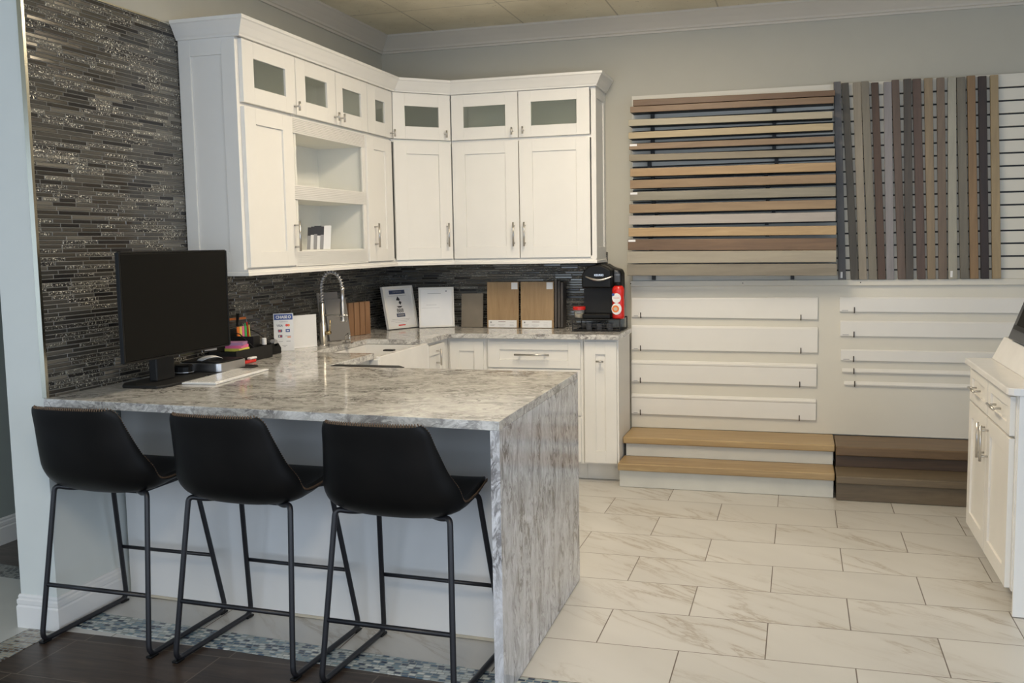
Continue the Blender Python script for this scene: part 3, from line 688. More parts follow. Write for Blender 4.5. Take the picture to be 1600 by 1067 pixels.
# payment sign
FC = Fr((-2.683, 4.60, ZW + .001), (.88, .475, 0), (-.019, .035, 1), (.475, -.88, .04))
cs = thing('payment_sign', 'tall white card sign with a blue header and payment card logos', 'sign', (-2.63, 4.62, ZW))
MB().box(0, .104, 0, .200, -.003, 0, FC).build('card', 'white', cs)
MB().prism([(0, 0), (.06, 0), (.06, .002), (0, .002)], 0, .104, Fr(FC.p(0, 0, -.003), (-.475, .88, 0), (0, 0, 1), (.88, .475, 0))).build('foot', 'white', cs)
MB().box(.004, .1, .166, .196, 0, .0006, FC).build('header', 'blue', cs)
text('CHASE', .020, FC, .043, .174, .0008, 'white', cs, bold=.0006)
MB().tube([FC.p(.084 + .0065 * math.cos(a * PI / 4 + .39), .181 + .0065 * math.sin(a * PI / 4 + .39), .001) for a in range(8)], .0022, 4, True).build('logo', 'white', cs)
text('Accepted here', .0075, FC, .052, .154, .0004, 'greyink', cs)
text('VISA', .016, FC, .032, .130, .0004, 'navy', cs, bold=.0003)
MB().prism([(.068 + .007 * math.cos(k * PI / 8), .137 + .007 * math.sin(k * PI / 8)) for k in range(16)], 0, .0005, FC).build('logo', 'red', cs)
MB().prism([(.078 + .007 * math.cos(k * PI / 8), .137 + .007 * math.sin(k * PI / 8)) for k in range(16)], 0, .0004, FC).build('logo', 'orange', cs)
for (a, b, w, h, c) in ((.022, .100, .022, .015, 'navy'), (.062, .100, .022, .016, 'blue'), (.022, .072, .022, .014, 'navy'), (.060, .078, .028, .003, 'greyink'), (.070, .071, .018, .005, 'orange'), (.022, .050, .024, .002, 'greyink'), (.064, .050, .022, .002, 'ink'), (.040, .028, .028, .002, 'greyink'), (.048, .022, .012, .002, 'greyink')):
    MB().box(a, a + w, b, b + h, 0, .0005, FC).build('logo', c, cs)
for (a, b, w, h, c) in ((.026, .103, .010, .008, 'red'), (.067, .105, .012, .006, 'white'), (.026, .075, .005, .008, 'white'), (.034, .075, .005, .008, 'red')):
    MB().box(a, a + w, b, b + h, .0005, .0009, FC).build('logo_inset', c, cs)

# desk calendar
FCa = Fr((-2.645, 4.725, ZW + .001), (.44, .898, 0), (-.36, -.02, 1), (.898, -.44, .33))
ca = thing('desk_calendar', 'white spiral desk calendar standing behind the payment sign', 'calendar', (-2.62, 4.82, ZW))
MB().box(0, .165, 0, .185, -.002, 0, FCa).build('page', 'white', ca)
MB().prism([(0, 0), (.09, 0), (.005, .18), (0, .18)], 0, .165, Fr(FCa.p(0, 0, -.003), (-.898, .44, 0), (0, 0, 1), (.44, .898, 0))).build('stand', 'white', ca)
mb = MB()
for i in range(20): mb.tube([FCa.p(.012 + i * .0075, .182, .0005), FCa.p(.012 + i * .0075, .189, .002), FCa.p(.012 + i * .0075, .189, -.003)], .0009, 5)
mb.build('spiral', 'ink', ca)
mb = MB()
for r_ in range(6): mb.box(.012, .155, .02 + r_ * .026, .0205 + r_ * .026, 0, .0003, FCa)
mb.build('grid', 'greyink', ca)
for r_ in range(5):
    text('  '.join(str(1 + r_ * 7 + k) for k in range(7) if 1 + r_ * 7 + k <= 31), .0075, FCa, .083, .138 - r_ * .026, .0003, 'greyink', ca, name='dates')

# samples and frames leaning at the back of the counter
def lean(name, label, cat, o, w, h, t, m, yaw, tilt, group=None, edge=None):
    """slab standing on the worktop; yaw turns its face, tilt leans its top back"""
    u = Vector((math.cos(yaw), math.sin(yaw), 0)); nb = Vector((-math.sin(yaw), math.cos(yaw), 0))
    v = (Vector((0, 0, 1)) * math.cos(tilt) + nb * math.sin(tilt)); n = u.cross(v)
    F = Fr((o[0], o[1], ZW + .001 + t * math.sin(tilt)), u, v, n)
    T = thing(name, label, cat, (o[0], o[1], ZW), group)
    MB().box(0, w, 0, h, -t, 0, F).build('panel' if name != 'picture_frame' else 'backing', m, T, bevel=.001)
    return T, F
T, F = lean('tile_sample', 'glossy grey tile sample leaning on the mosaic behind the faucet', 'tile sample', (-2.625, 5.13, 0), .16, .245, .008, 'greytile', math.radians(66), .16)
T, F = lean('tile_sample', 'taller grey tile sample standing just behind the first grey one', 'tile sample', (-2.655, 5.10, 0), .16, .285, .008, 'greytile', math.radians(70), .13)
# metal ornament by the tile sample
mt = thing('handle_sample', 'small chrome handle sample standing in front of the grey tile sample', 'hardware sample', (-2.45, 5.02, ZW))
MB().tube([(-2.475, 5.03, ZW + .010), (-2.475, 5.03, ZW + .045), (-2.455, 5.02, ZW + .06), (-2.44, 5.01, ZW + .045), (-2.44, 5.01, ZW + .01)], .004, 8).build('ring', 'chrome', mt, smooth=True)
MB().box(-2.485, -2.43, 5.0, 5.04, ZW + .001, ZW + .008).build('foot', 'chrome', mt, bevel=.002)
kbk = thing('knife_block', 'grooved wooden block standing on the counter left of the framed certificate', 'wooden block', (-2.6, 5.55, ZW))
Fb = Fr((-2.645, 5.43, ZW + .001), (.24, .971, 0), (0, 0, 1), (.971, -.24, 0))
mb = MB()
for i in range(4): mb.box(i * .054, i * .054 + .046, 0, .205, -.03, 0, Fb)
mb.build('slats', 'blockwood', kbk, bevel=.0015)
MB().box(.0, .208, .001, .203, -.045, -.0305, Fb).build('back_board', 'blockwood', kbk)
T, F = lean('picture_frame', 'white framed certificate with a dark torch emblem, tilted, left of the plain frame', 'picture frame', (-2.580, 5.868, 0), .272, .284, .012, 'white', math.radians(66), .20, 'white frames on the counter')
def rim(F, w, h, b, T):
    MB().box(0, b, 0, h, 0, .010, F).box(w - b, w, 0, h, 0, .010, F).box(b, w - b, 0, b, 0, .010, F).box(b, w - b, h - b, h, 0, .010, F).build('frame', 'cab', T, bevel=.0015)
rim(F, .272, .284, .018, T)
MB().box(.060, .200, .232, .258, 0, .001, F).build('banner', 'navy', T)
text('CERTIFICATE', .0135, F, .130, .240, .0012, 'greyink', T)
MB().box(.045, .21, .220, .2215, 0, .0008, F).box(.05, .21, .062, .0635, 0, .0008, F).box(.04, .20, .052, .0535, 0, .0008, F).box(.07, .18, .042, .0432, 0, .0008, F).build('text_lines', 'greyink', T)
MB().prism([(.112, .190), (.128, .216), (.146, .196), (.140, .186)], 0, .001, F).prism([(.140, .186), (.158, .176), (.146, .158), (.132, .172)], 0, .001, F).prism([(.110, .150), (.160, .150), (.146, .140), (.124, .140)], 0, .001, F).build('emblem', 'ink', T)
text('BBB', .036, F, .135, .108, .0005, 'ink', T, bold=.0003)
MB().box(.098, .172, .078, .101, 0, .001, F).build('seal', 'navy', T)
MB().box(.106, .164, .084, .095, .001, .0015, F).build('seal_text', 'greyink', T)
MB().box(.10, .162, .018, .026, 0, .001, F).build('red_mark', 'red', T)
T, F = lean('picture_frame', 'white framed sheet behind shiny glass, standing right of the emblem certificate', 'picture frame', (-2.435, 6.055, 0), .236, .268, .010, 'whitegloss', math.radians(24), .10, 'white frames on the counter')
rim(F, .236, .268, .012, T)
MB().box(.012, .224, .012, .256, .0006, .0030, F).build('glazing', 'whitegloss', T)
MB().box(.06, .15, .225, .2275, .003, .0035, F).box(.05, .12, .150, .1515, .003, .0035, F).box(.18, .19, .236, .246, .003, .0035, F).box(.02, .14, .13, .1312, .003, .0035, F).build('text_lines', 'greyink', T)
lean('flooring_sample', 'small plain taupe flooring sample between the frame and the boxed samples', 'flooring sample', (-2.165, 6.13, 0), .150, .225, .012, 'taupe', 0.02, .10)
def boxed(x0, w, label, y=6.105):
    T, F = lean('flooring_sample', label, 'flooring sample', (x0, y, 0), w, .300, .014, 'kraft', 0.0, .06, 'tan boxed flooring samples')
    MB().box(.010, w - .012, .002, .050, 0, .0008, F).build('label_strip', 'white', T)
    MB().box(.022, .032, .030, .0405, .0008, .0012, F).box(.022, .055, .022, .0235, .0008, .0012, F).box(.022, .05, .014, .0152, .0008, .0012, F).box(.075, .125, .018, .0195, .0008, .0012, F).box(.085, .115, .012, .0132, .0008, .0012, F).box(.155, .185, .014, .015, .0008, .0012, F).box(.155, .18, .022, .023, .0008, .0012, F).box(.155, .185, .034, .035, .0008, .0012, F).build('print', 'greyink', T)
    MB().box(.078, .128, .038, .0405, .0008, .0012, F).build('print_mark', 'reddish', T)
    MB().box(w - .048, w - .006, .252, .296, 0, .0008, F).build('sticker', 'white', T)
    MB().lathe(0, 0, [(.005, 0), (.005, .0012)], 14).build('hole', 'white', T)
    h = [c for c in T.children if c.name.startswith('hole')][-1]; h.matrix_local = Matrix.Translation(F.p(.030, .270, .0004) - Vector(T.location)) @ Matrix.Rotation(PI / 2, 4, 'X')
    return T
boxed(-1.975, .215, 'tan wood flooring sample with a white label, left of the pair')
boxed(-1.745, .222, 'tan wood flooring sample with a white label, right of the pair')
for i, (x, h, w) in enumerate(((-1.517, .305, 'first of the dark boards edge-on beside the tan pair'), (-1.497, .300, 'middle one of the dark boards edge-on beside the tan pair'), (-1.477, .290, 'last of the dark boards edge-on beside the tan pair'))):
    lean('flooring_sample', 'dark wood flooring sample, ' + w, 'flooring sample', (x, 6.11, 0), .015, h, .10, 'sampleedge', 0.0, .05, 'dark flooring samples edge-on')

# ---------------------------------------------------------------- coffee corner
pd = thing('pod_drawer', 'low black wire pod drawer carrying the coffee maker', 'coffee pod drawer', (-1.19, 6.05, ZW))
mb = MB(); X0, X1, Y0, Y1 = -1.355, -1.052, 5.905, 6.17; Z0, Z1 = ZW + .001, ZW + .078
mb.box(X0, X1, Y0, Y1, Z1 - .006, Z1).box(X0, X1, Y0, Y1, Z0, Z0 + .005)
for x, y in ((X0, Y0), (X1 - .006, Y0), (X0, Y1 - .006), (X1 - .006, Y1 - .006)): mb.box(x, x + .006, y, y + .006, Z0 + .005, Z1 - .006)
mb.build('frame', 'mattblack', pd, bevel=.001)
mb = MB()
for k in range(12): mb.tube([(X0 + .012 + k * .027, Y0 + .003, Z0 + .005), (X0 + .012 + k * .027, Y0 + .003, Z0 + .045)], .0013, 5)
for k in range(3): mb.tube([(X0 + .003, Y0 + .003, Z0 + .012 + k * .014), (X1 - .003, Y0 + .003, Z0 + .012 + k * .014)], .0013, 5)
mb.build('drawer_front', 'stoolmetal', pd)
for i in range(3): MB().lathe(X0 + .10 + i * .065, Y0 + .04, [(.018, 0), (.024, .042), (.026, .042), (.026, .044)], 16, Z0 + .005).build('coffee_pod', 'darkgrey', pd)
zk = Z1 + .0005
km = thing('coffee_maker', 'black single-serve coffee maker on the pod drawer at the counter end', 'coffee maker', (-1.18, 6.07, zk))
prof = [(-1.305, 0), (-1.07, 0), (-1.066, .20), (-1.066, .275), (-1.078, .30), (-1.10, .305), (-1.13, .315), (-1.16, .335), (-1.215, .335), (-1.26, .325), (-1.29, .30), (-1.305, .26)]
FKm = Fr((0, 6.165, zk), (1, 0, 0), (0, 0, 1), (0, -1, 0))
MB().prism([(a, b) for a, b in prof if True], 0, .13, FKm).build('body', 'blackplastic', km, bevel=.008, segs=3)
MB().prism([(-1.295, .19), (-1.11, .19), (-1.11, .30), (-1.14, .318), (-1.17, .332), (-1.21, .332), (-1.25, .325), (-1.28, .30), (-1.295, .27)], .13, .245, FKm).build('brew_head', 'blackplastic', km, bevel=.010, segs=3)
MB().prism([(-1.108, .19), (-1.070, .19), (-1.070, .27), (-1.083, .292), (-1.108, .300)], .13, .16, FKm).build('control_panel', 'darkgrey', km, bevel=.006)
MB().box(-1.29, -1.115, .002, .03, .13, .26, FKm).build('drip_tray', 'blackplastic', km, bevel=.006)
MB().box(-1.30, -1.075, .031, .19, .13, .15, FKm).build('cup_recess', 'mattblack', km)
hp = [FKm.p(-1.27 + .17 * t_, .262 + .0 - .022 * math.sin(PI * t_), .247 + .012 * math.sin(PI * t_)) for t_ in [k / 14 for k in range(15)]]
MB().tube(hp, [.004 + .004 * math.sin(PI * k / 14) for k in range(15)], 8).build('lid_handle', 'steel', km, smooth=True)
text('KEURIG', .017, FKm, -1.185, .264, .2465, 'alu', km, bold=.0005)
mb = MB()
for k in range(4): mb.prism([(-1.102 + k * .009 + .002 * math.cos(a * PI / 4), .268 + .002 * math.sin(a * PI / 4)) for a in range(8)], .16, .1615, FKm)
mb.build('buttons', 'alu', km)
cr = thing('creamer_bottle', 'red coffee creamer bottle with a black cap on the pod drawer', 'bottle', (-1.07, 5.955, zk))
bp_ = [(.034, 0), (.038, .006), (.038, .02), (.037, .06), (.038, .11), (.035, .135), (.037, .155), (.038, .178), (.034, .192), (.024, .203), (.021, .205)]
MB().lathe(-1.070, 5.948, bp_, 28, zk, 1, .8).build('bottle', 'red', cr, smooth=True)
MB().lathe(-1.070, 5.948, [(.024, .2055), (.025, .210), (.025, .222), (.022, .225)], 24, zk).build('cap', 'blackplastic', cr)
FCr = Fr((-1.070, 5.948 - .0312, zk), (1, 0, 0), (0, 0, 1), (0, -1, 0))
def disc(a, b, r, c0, c1, m, name, n=20, sx=1.0): return MB().prism([(a + r * sx * math.cos(2 * PI * k / n), b + r * math.sin(2 * PI * k / n)) for k in range(n)], c0, c1, FCr).build(name, m, cr)
MB().prism([(-.006 + .031 * math.cos(2 * PI * k / 20), .062 + .036 * math.sin(2 * PI * k / 20)) for k in range(20)], -.004, .0012, FCr).build('label', 'white', cr)
MB().prism([(-.006 + .027 * math.cos(2 * PI * k / 20), .128 + .030 * math.sin(2 * PI * k / 20)) for k in range(20)], -.004, .0010, FCr).build('label', 'white', cr)
disc(-.012, .062, .022, .0012, .0016, 'orange', 'coffee_picture'); disc(-.012, .062, .012, .0016, .002, 'cream', 'coffee_picture')
disc(-.026, .150, .0085, .001, .0016, 'blue', 'round_logo')
text('CREAMER', .0085, FCr, -.006, .126, .0012, 'red', cr)
ct = thing('food_container', 'small clear tub of creamy powder with a red lid on the pod drawer', 'container', (-1.325, 5.96, zk))
MB().lathe(-1.322, 5.968, [(.024, 0), (.028, .004), (.034, .048), (.036, .052)], 24, zk).build('tub', 'clear', ct, smooth=True)
MB().lathe(-1.322, 5.968, [(.0225, .002), (.026, .005), (.029, .03)], 24, zk).build('powder', 'cream', ct)
MB().lathe(-1.322, 5.968, [(.038, .0525), (.040, .054), (.040, .070), (.037, .073)], 24, zk).build('lid', 'red', ct)

# ---------------------------------------------------------------- display wall
PF = 6.205          # front face of the wall display boards
sw = thing('slatwall', 'white slatted display panel with thin dark grooves on the back wall', 'display panel', (.1, PF, 1.2), None)
mb = MB(); z = 1.215; gz = []
zt = 2.372
grooves = [1.27 + .0733 * k for k in range(15)]
edges = [1.2148] + [g for g in grooves] + [zt]
for i in range(len(edges) - 1):
    a = edges[i] + (.005 if i else 0); b = edges[i + 1] - (.005 if i < len(edges) - 2 else 0)
    mb.box(-1.022, 3.9, a, b, 0, .018, faceY(PF + .018))
mb.build('boards', 'panel', sw)
MB().box(-1.022, 3.9, 1.2148, zt, 0, .02, faceY(PF + .0385)).build('groove_backing', 'bracket', sw)  # black sheet supplies the shade inside the slat grooves
lo = thing('display_board', 'plain white lower display board holding the white mouldings', 'display panel', (.4, PF, .24), None)
MB().box(-1.034, 3.9, .2675, 1.178, 0, .036, faceY(YW - .006)).build('board', 'panel', lo)
mb = MB().box(-1.034, 3.9, 1.179, 1.214, 0, .055, faceY(YW - .006)); mb.build('ledge', 'panel', lo, bevel=.002)
mb = MB()
for x in (-1.03, -.37, .30, .0): mb.lathe(0, 0, [(.003, 0), (.003, .001)], 8)
sc_ = MB()
for x in (-1.033, -.335, .352): sc_.prism([(x + .0035 * math.cos(a * PI / 4), 1.197 + .0035 * math.sin(a * PI / 4)) for a in range(8)], .055, .0556, faceY(YW - .006))
sc_.build('screws', 'bracket', lo)

PL = [[-1.002, 0.183, 2.335, 2.296, 2.323, 2.291], [-1.016, 0.182, 2.294, 2.258, 2.287, 2.249], [-1.027, 0.176, 2.216, 2.177, 2.203, 2.163], [-1.027, 0.18, 2.138, 2.099, 2.135, 2.094], [-1.023, 0.185, 2.069, 2.032, 2.058, 2.024], [-1.024, 0.193, 2.002, 1.963, 1.987, 1.946], [-1.018, 0.198, 1.916, 1.867, 1.907, 1.857], [-1.019, 0.199, 1.845, 1.793, 1.838, 1.787], [-1.021, 0.2, 1.772, 1.718, 1.765, 1.71], [-1.025, 0.201, 1.696, 1.642, 1.69, 1.638], [-1.028, 0.202, 1.624, 1.57, 1.618, 1.563], [-1.03, 0.207, 1.55, 1.496, 1.537, 1.484], [-1.035, 0.208, 1.479, 1.411, 1.464, 1.393], [-1.039, 0.209, 1.403, 1.329, 1.392, 1.323], [-1.04, 0.214, 1.322, 1.252, 1.313, 1.242]]
PC = [((.21, .125, .07), (.15, .085, .045), 'dark walnut brown'), ((.27, .18, .11), (.19, .12, .07), 'mid brown'), ((.50, .46, .36), (.42, .38, .29), 'pale cream'), ((.52, .43, .28), (.42, .34, .21), 'light sand'), ((.30, .21, .13), (.20, .135, .08), 'warm brown'), ((.33, .29, .215), (.25, .215, .155), 'greenish taupe'), ((.50, .35, .19), (.38, .25, .13), 'golden oak'), ((.36, .25, .145), (.25, .165, .09), 'toffee brown'), ((.34, .32, .26), (.25, .23, .18), 'grey taupe'), ((.38, .27, .155), (.26, .175, .10), 'honey brown'), ((.50, .465, .44), (.43, .395, .37), 'pinkish pale grey'), ((.58, .42, .23), (.42, .28, .14), 'bright yellow oak'), ((.25, .155, .085), (.15, .09, .05), 'rich dark brown'), ((.46, .42, .34), (.38, .345, .28), 'pale grey beige'), ((.31, .28, .22), (.23, .20, .155), 'muted grey brown')]
ordn = ['top', 'second', 'third', 'fourth', 'fifth', 'sixth', 'seventh', 'eighth', 'ninth', 'tenth', 'eleventh', 'twelfth', 'thirteenth', 'fourteenth', 'bottom']
BX = [(-.905, -.17), (-.89, -.155), (-.89, -.155), (-.89, -.155), (-.89, -.155), (-.91, -.14), (-.89, -.20), (-.85, -.19), (-.885, -.19), (-.865, -.155), (-.895, -.195), (-.905, -.19), (-.90, -.3), (-.885, -.2), (-.885, -.04)]
for i, (q, (ca_, cb_, nm)) in enumerate(zip(PL, PC)):
    x0, x1, a, b, c, d_ = q
    yf = 6.055 if i else 6.10
    kq = yf / 6.10; x0, x1 = x0 * kq, x1 * kq; a, b, c, d_ = (1.461 + (v_ - 1.461) * kq for v_ in (a, b, c, d_))
    if i == 0: x0, x1 = x0 + .004, x1 + .005
    w = thing('stair_nosing', '%s stair nosing, %s on the horizontal rack' % (nm, ('%s one' % ordn[i]) if i in (0, 14) else ordn[i] + ' down'), 'wooden moulding', ((x0 + x1) / 2, yf, b), 'horizontal stair nosings on the slatwall')
    tn = lambda c_: tuple(v_ * k_ for v_, k_ in zip(c_, (.86, .84, .80)))
    mw = wood('nosing_wood_%d' % i, tn(ca_), tn(cb_), 0, .45)
    Fp = Fr((0, yf, 0), (1, 0, 0), (0, 0, 1), (0, -1, 0))
    # front lip, slightly sloped as hung, with the tread part reaching back to the wall
    mb = MB()
    def wedge(za0, zb0, za1, zb1, c0, c1):
        vs = [Fp.p(x0, zb0, c1), Fp.p(x1, zb1, c1), Fp.p(x1, za1, c1), Fp.p(x0, za0, c1), Fp.p(x0, zb0, c0), Fp.p(x1, zb1, c0), Fp.p(x1, za1, c0), Fp.p(x0, za0, c0)]
        mb.add(vs, [(0, 1, 2, 3), (5, 4, 7, 6), (4, 0, 3, 7), (1, 5, 6, 2), (3, 2, 6, 7), (4, 5, 1, 0)])
    wedge(a, b, c, d_, -.016, 0)
    mb.build('face', mw, w, bevel=.002)
    mb = MB(); dp = -(6.2045 - yf)
    wedge(a - .003, b + .002, c - .003, d_ + .002, dp, -.0165)
    mb.build('tread', 'bracket', w)
    nxt = 1.461 + (max(PL[i + 1][2], PL[i + 1][4]) - 1.461) * 6.055 / 6.10 if i < 14 else 1.216
    for bx in BX[i]:
        zz = b + (d_ - b) * (bx - x0) / (x1 - x0) + .0015
        lo_ = max(zz - .034, nxt + .002 if i else zz - .001)
        if zz - lo_ > .003: MB().box(bx - .011, bx + .011, lo_, zz, dp, dp + .03, Fp).build('bracket', 'bracket', w)
    if i in (4, 8, 12): MB().box(x0 + .003, x0 + .048, a - .016, a - .003, 0, .0008, Fp).build('price_tag', 'white', w)
# top moulding
VP = [[0.181, 0.221, 0.227, 0.269, 2.381], [0.227, 0.265, 0.296, 0.34, 2.372], [0.289, 0.333, 0.343, 0.387, 2.37], [0.333, 0.376, 0.399, 0.445, 2.374], [0.391, 0.43, 0.449, 0.492, 2.364], [0.458, 0.502, 0.496, 0.539, 2.363], [0.502, 0.542, 0.56, 0.603, 2.372], [0.566, 0.607, 0.603, 0.646, 2.374], [0.615, 0.66, 0.666, 0.711, 2.371], [0.677, 0.722, 0.723, 0.766, 2.371], [0.744, 0.785, 0.783, 0.828, 2.369], [0.803, 0.846, 0.834, 0.882, 2.369], [0.849, 0.895, 0.899, 0.944, 2.366], [0.904, 0.946, 0.951, 0.996, 2.37], [0.962, 1.005, 1.009, 1.051, 2.364], [1.024, 1.065, 1.068, 1.114, 2.366]]
VC = [((.17, .165, .17), (.11, .11, .12), 'slate grey', 'first at the left, beside the horizontal rack'), ((.095, .085, .07), (.055, .05, .04), 'near-black olive', 'second from the horizontal rack'), ((.36, .32, .26), (.28, .25, .20), 'light taupe', 'right of the near-black olive one'), ((.26, .24, .195), (.20, .18, .145), 'grey olive', 'left of the reddish dark brown one'), ((.12, .07, .045), (.06, .035, .025), 'reddish dark brown', 'right of the grey olive one'), ((.33, .315, .335), (.26, .25, .27), 'lavender grey', 'fourth of the strips right of slate grey'), ((.16, .115, .09), (.10, .07, .055), 'cocoa brown', 'right of the lavender grey one'), ((.10, .085, .07), (.06, .05, .045), 'charcoal brown', 'between the cocoa and the plum brown ones'), ((.14, .09, .07), (.085, .055, .045), 'plum brown', 'right of the charcoal brown one'), ((.33, .255, .165), (.24, .185, .12), 'tan', 'right of the plum brown one'), ((.23, .175, .13), (.16, .12, .09), 'medium taupe brown', 'right of the tan one'), ((.43, .42, .36), (.36, .35, .30), 'palest grey', 'matching the wall colour'), ((.22, .20, .16), (.15, .14, .115), 'stone grey', 'right of the palest grey one'), ((.33, .215, .11), (.24, .15, .075), 'caramel orange', 'right of the stone grey one'), ((.045, .025, .02), (.022, .014, .012), 'espresso black', 'second from the right end'), ((.44, .34, .20), (.34, .26, .15), 'pale straw', 'last at the right end')]
for i, (q, (ca_, cb_, nm, wh)) in enumerate(zip(VP, VC)):
    a, b, c, d_, zt_ = q
    F = faceY(6.185); ca_ = tuple(v_ * k_ for v_, k_ in zip(ca_, (.88, .86, .82))); cb_ = tuple(v_ * k_ for v_, k_ in zip(cb_, (.82, .80, .76)))
    w = thing('floor_transition_strip', '%s vertical moulding strip, %s' % (nm, wh), 'wooden moulding', ((c + d_) / 2, 6.185, 1.2145), 'vertical moulding strips on the slatwall')
    MB().prism([(c, 1.2145), (d_, 1.2145), (b, zt_), (a, zt_)], -.014, .010, F).build('strip', wood('strip_wood_%d' % i, ca_, cb_, 2, .5), w, bevel=.002)
    if i in (0, 11): MB().box(c + .010, c + .022, 1.225, 1.262, .010, .0108, F).build('price_tag', 'white', w)

M['hookmetal'] = plain('dark_hook_metal', (.10, .085, .07), .4, .6)
# white base mouldings hung on little hooks
MBD = [(-1.028, .11, 1.105, .985, 1.108, .974, 'topmost of the left column, plain'), (-1.030, .112, .930, .774, .925, .770, 'second in the left column, plain and widest'), (-1.032, .108, .706, .566, .699, .561, 'third in the left column, with a beaded top edge'), (-1.033, .107, .486, .357, .482, .351, 'lowest of the left column, with a beaded top edge')]
def hook(x, z, y, parent):
    return MB().tube([(x, y + .016, z - .004), (x, y - .004, z - .006), (x, y - .006, z + .002), (x, y - .006, z + .028)], .0032, 6).build('hook', M['hookmetal'], parent)
YB_ = YW - .042 - .0005
for i, (x0, x1, a, b, c, d_, wh) in enumerate(MBD):
    w = thing('baseboard_sample', 'white baseboard moulding sample, %s' % wh, 'moulding sample', ((x0 + x1) / 2, YB_, b), 'white moulding samples on the lower board')
    mb = MB()
    pf = [(0, 0), (.014, 0), (.014, .92), (.010, 1.0), (0, 1.0)] if i < 2 else [(0, 0), (.014, 0), (.014, .80), (.018, .84), (.018, .90), (.009, .94), (.006, 1.0), (0, 1.0)]
    n = len(pf)
    vs = [(x0, YB_ - o, b + (a - b) * t_) for o, t_ in pf] + [(x1, YB_ - o, d_ + (c - d_) * t_) for o, t_ in pf]
    mb.add(vs, [tuple(range(n)), tuple(range(2 * n - 1, n - 1, -1))] + [(k, k + n, (k + 1) % n + n, (k + 1) % n) for k in range(n)])
    mb.build('board', 'cab', w, bevel=.001)
    hook(x0 + .058, b, YB_ - .014, w); hook(x1 - .098, d_ + .001, YB_ - .014, w)
    MB().box(x0 + .014, x0 + .04, b + .005, b + .008, .014, .0146, faceY(YB_)).build('print', 'greyink', w)
RB = [(.235, 1.11, 1.021, 'topmost in the right column'), (.241, .967, .874, 'second in the right column'), (.247, .792, .725, 'third in the right column'), (.256, .676, .651, 'thin one, fourth in the right column'), (.268, .598, .573, 'thin one, lowest in the right column')]
for i, (x0, a, b, wh) in enumerate(RB):
    x1 = 2.6
    w = thing('baseboard_sample', 'white moulding sample, %s' % wh, 'moulding sample', ((x0 + x1) / 2, YB_, b), 'white moulding samples on the lower board')
    dz = -.013
    pf = [(0, 0), (.013, 0), (.013, .9), (.008, 1.0), (0, 1.0)] if i < 3 else [(0, 0), (.012, 0), (.014, .3), (.008, .7), (.004, 1.0), (0, 1.0)]
    n = len(pf)
    vs = [(x0, YB_ - o, b + (a - b) * t_) for o, t_ in pf] + [(x1, YB_ - o, b + dz + (a - b) * t_) for o, t_ in pf]
    MB().add(vs, [tuple(range(n)), tuple(range(2 * n - 1, n - 1, -1))] + [(k, k + n, (k + 1) % n + n, (k + 1) % n) for k in range(n)]).build('board', 'cab', w, bevel=.001)
    hook(x0 + .085 - i * .006, b, YB_ - .013, w)
    if i > 2: MB().lathe(0, 0, [(.007, 0), (.007, .003)], 12).build('clip', 'steel', w); h = [c for c in w.children if c.name.startswith('clip')][-1]; h.matrix_local = Matrix.Translation(Vector((x0 + .085 - i * .006, YB_ - .012, a + .010)) - Vector(w.location)) @ Matrix.Rotation(PI / 2, 4, 'X')
    if i < 3: MB().box(x0 + .014, x0 + .05, b + .006, b + .009, .013, .0136, faceY(YB_)).build('print', 'greyink', w)

# ---------------------------------------------------------------- sample steps
M['oak'] = wood('oak_tread', (.46, .33, .165), (.34, .225, .105), 0, .4)
M['oak2'] = wood('knotty_oak_tread', (.46, .335, .175), (.27, .175, .085), 0, .4)
M['riser'] = plain('pale_riser', (.60, .60, .56), .5)
s1 = thing('sample_steps', 'two-step stair sample with oak treads and pale risers on the tiled floor', 'steps', (-.4, 5.9, 0))
MB().box(-1.022, .198, 5.685, 6.205, .002, .104).box(-1.016, .20, 5.888, 6.205, .1485, .2255).build('riser', 'riser', s1)
MB().box(-1.030, .204, 5.66, 5.888, .1045, .148).build('tread', 'oak2', s1, bevel=.006)
MB().box(-1.034, .209, 5.87, 6.207, .226, .266).build('tread', 'oak', s1, bevel=.006)
M['dk1'] = wood('dark_brown_tread', (.19, .12, .06), (.11, .07, .037), 0, .45)
M['dk2'] = wood('grey_brown_board', (.17, .13, .082), (.105, .08, .053), 0, .5)
M['dk3'] = wood('darkest_riser', (.095, .058, .034), (.055, .035, .022), 0, .5)
s2 = thing('sample_steps', 'dark grey-brown wooden stair sample beside the oak-tread one', 'steps', (.6, 5.9, 0))
MB().box(.213, 1.05, 5.64, 6.205, .002, .098).build('lower_riser', 'dk2', s2, bevel=.001)
MB().box(.211, 1.052, 5.625, 5.878, .0985, .142).build('tread', 'dk2', s2, bevel=.006)
MB().box(.216, 1.05, 5.878, 6.205, .1425, .207).build('riser', 'dk3', s2)
MB().box(.214, 1.052, 5.86, 6.207, .2075, .262).build('tread', 'dk1', s2, bevel=.006)

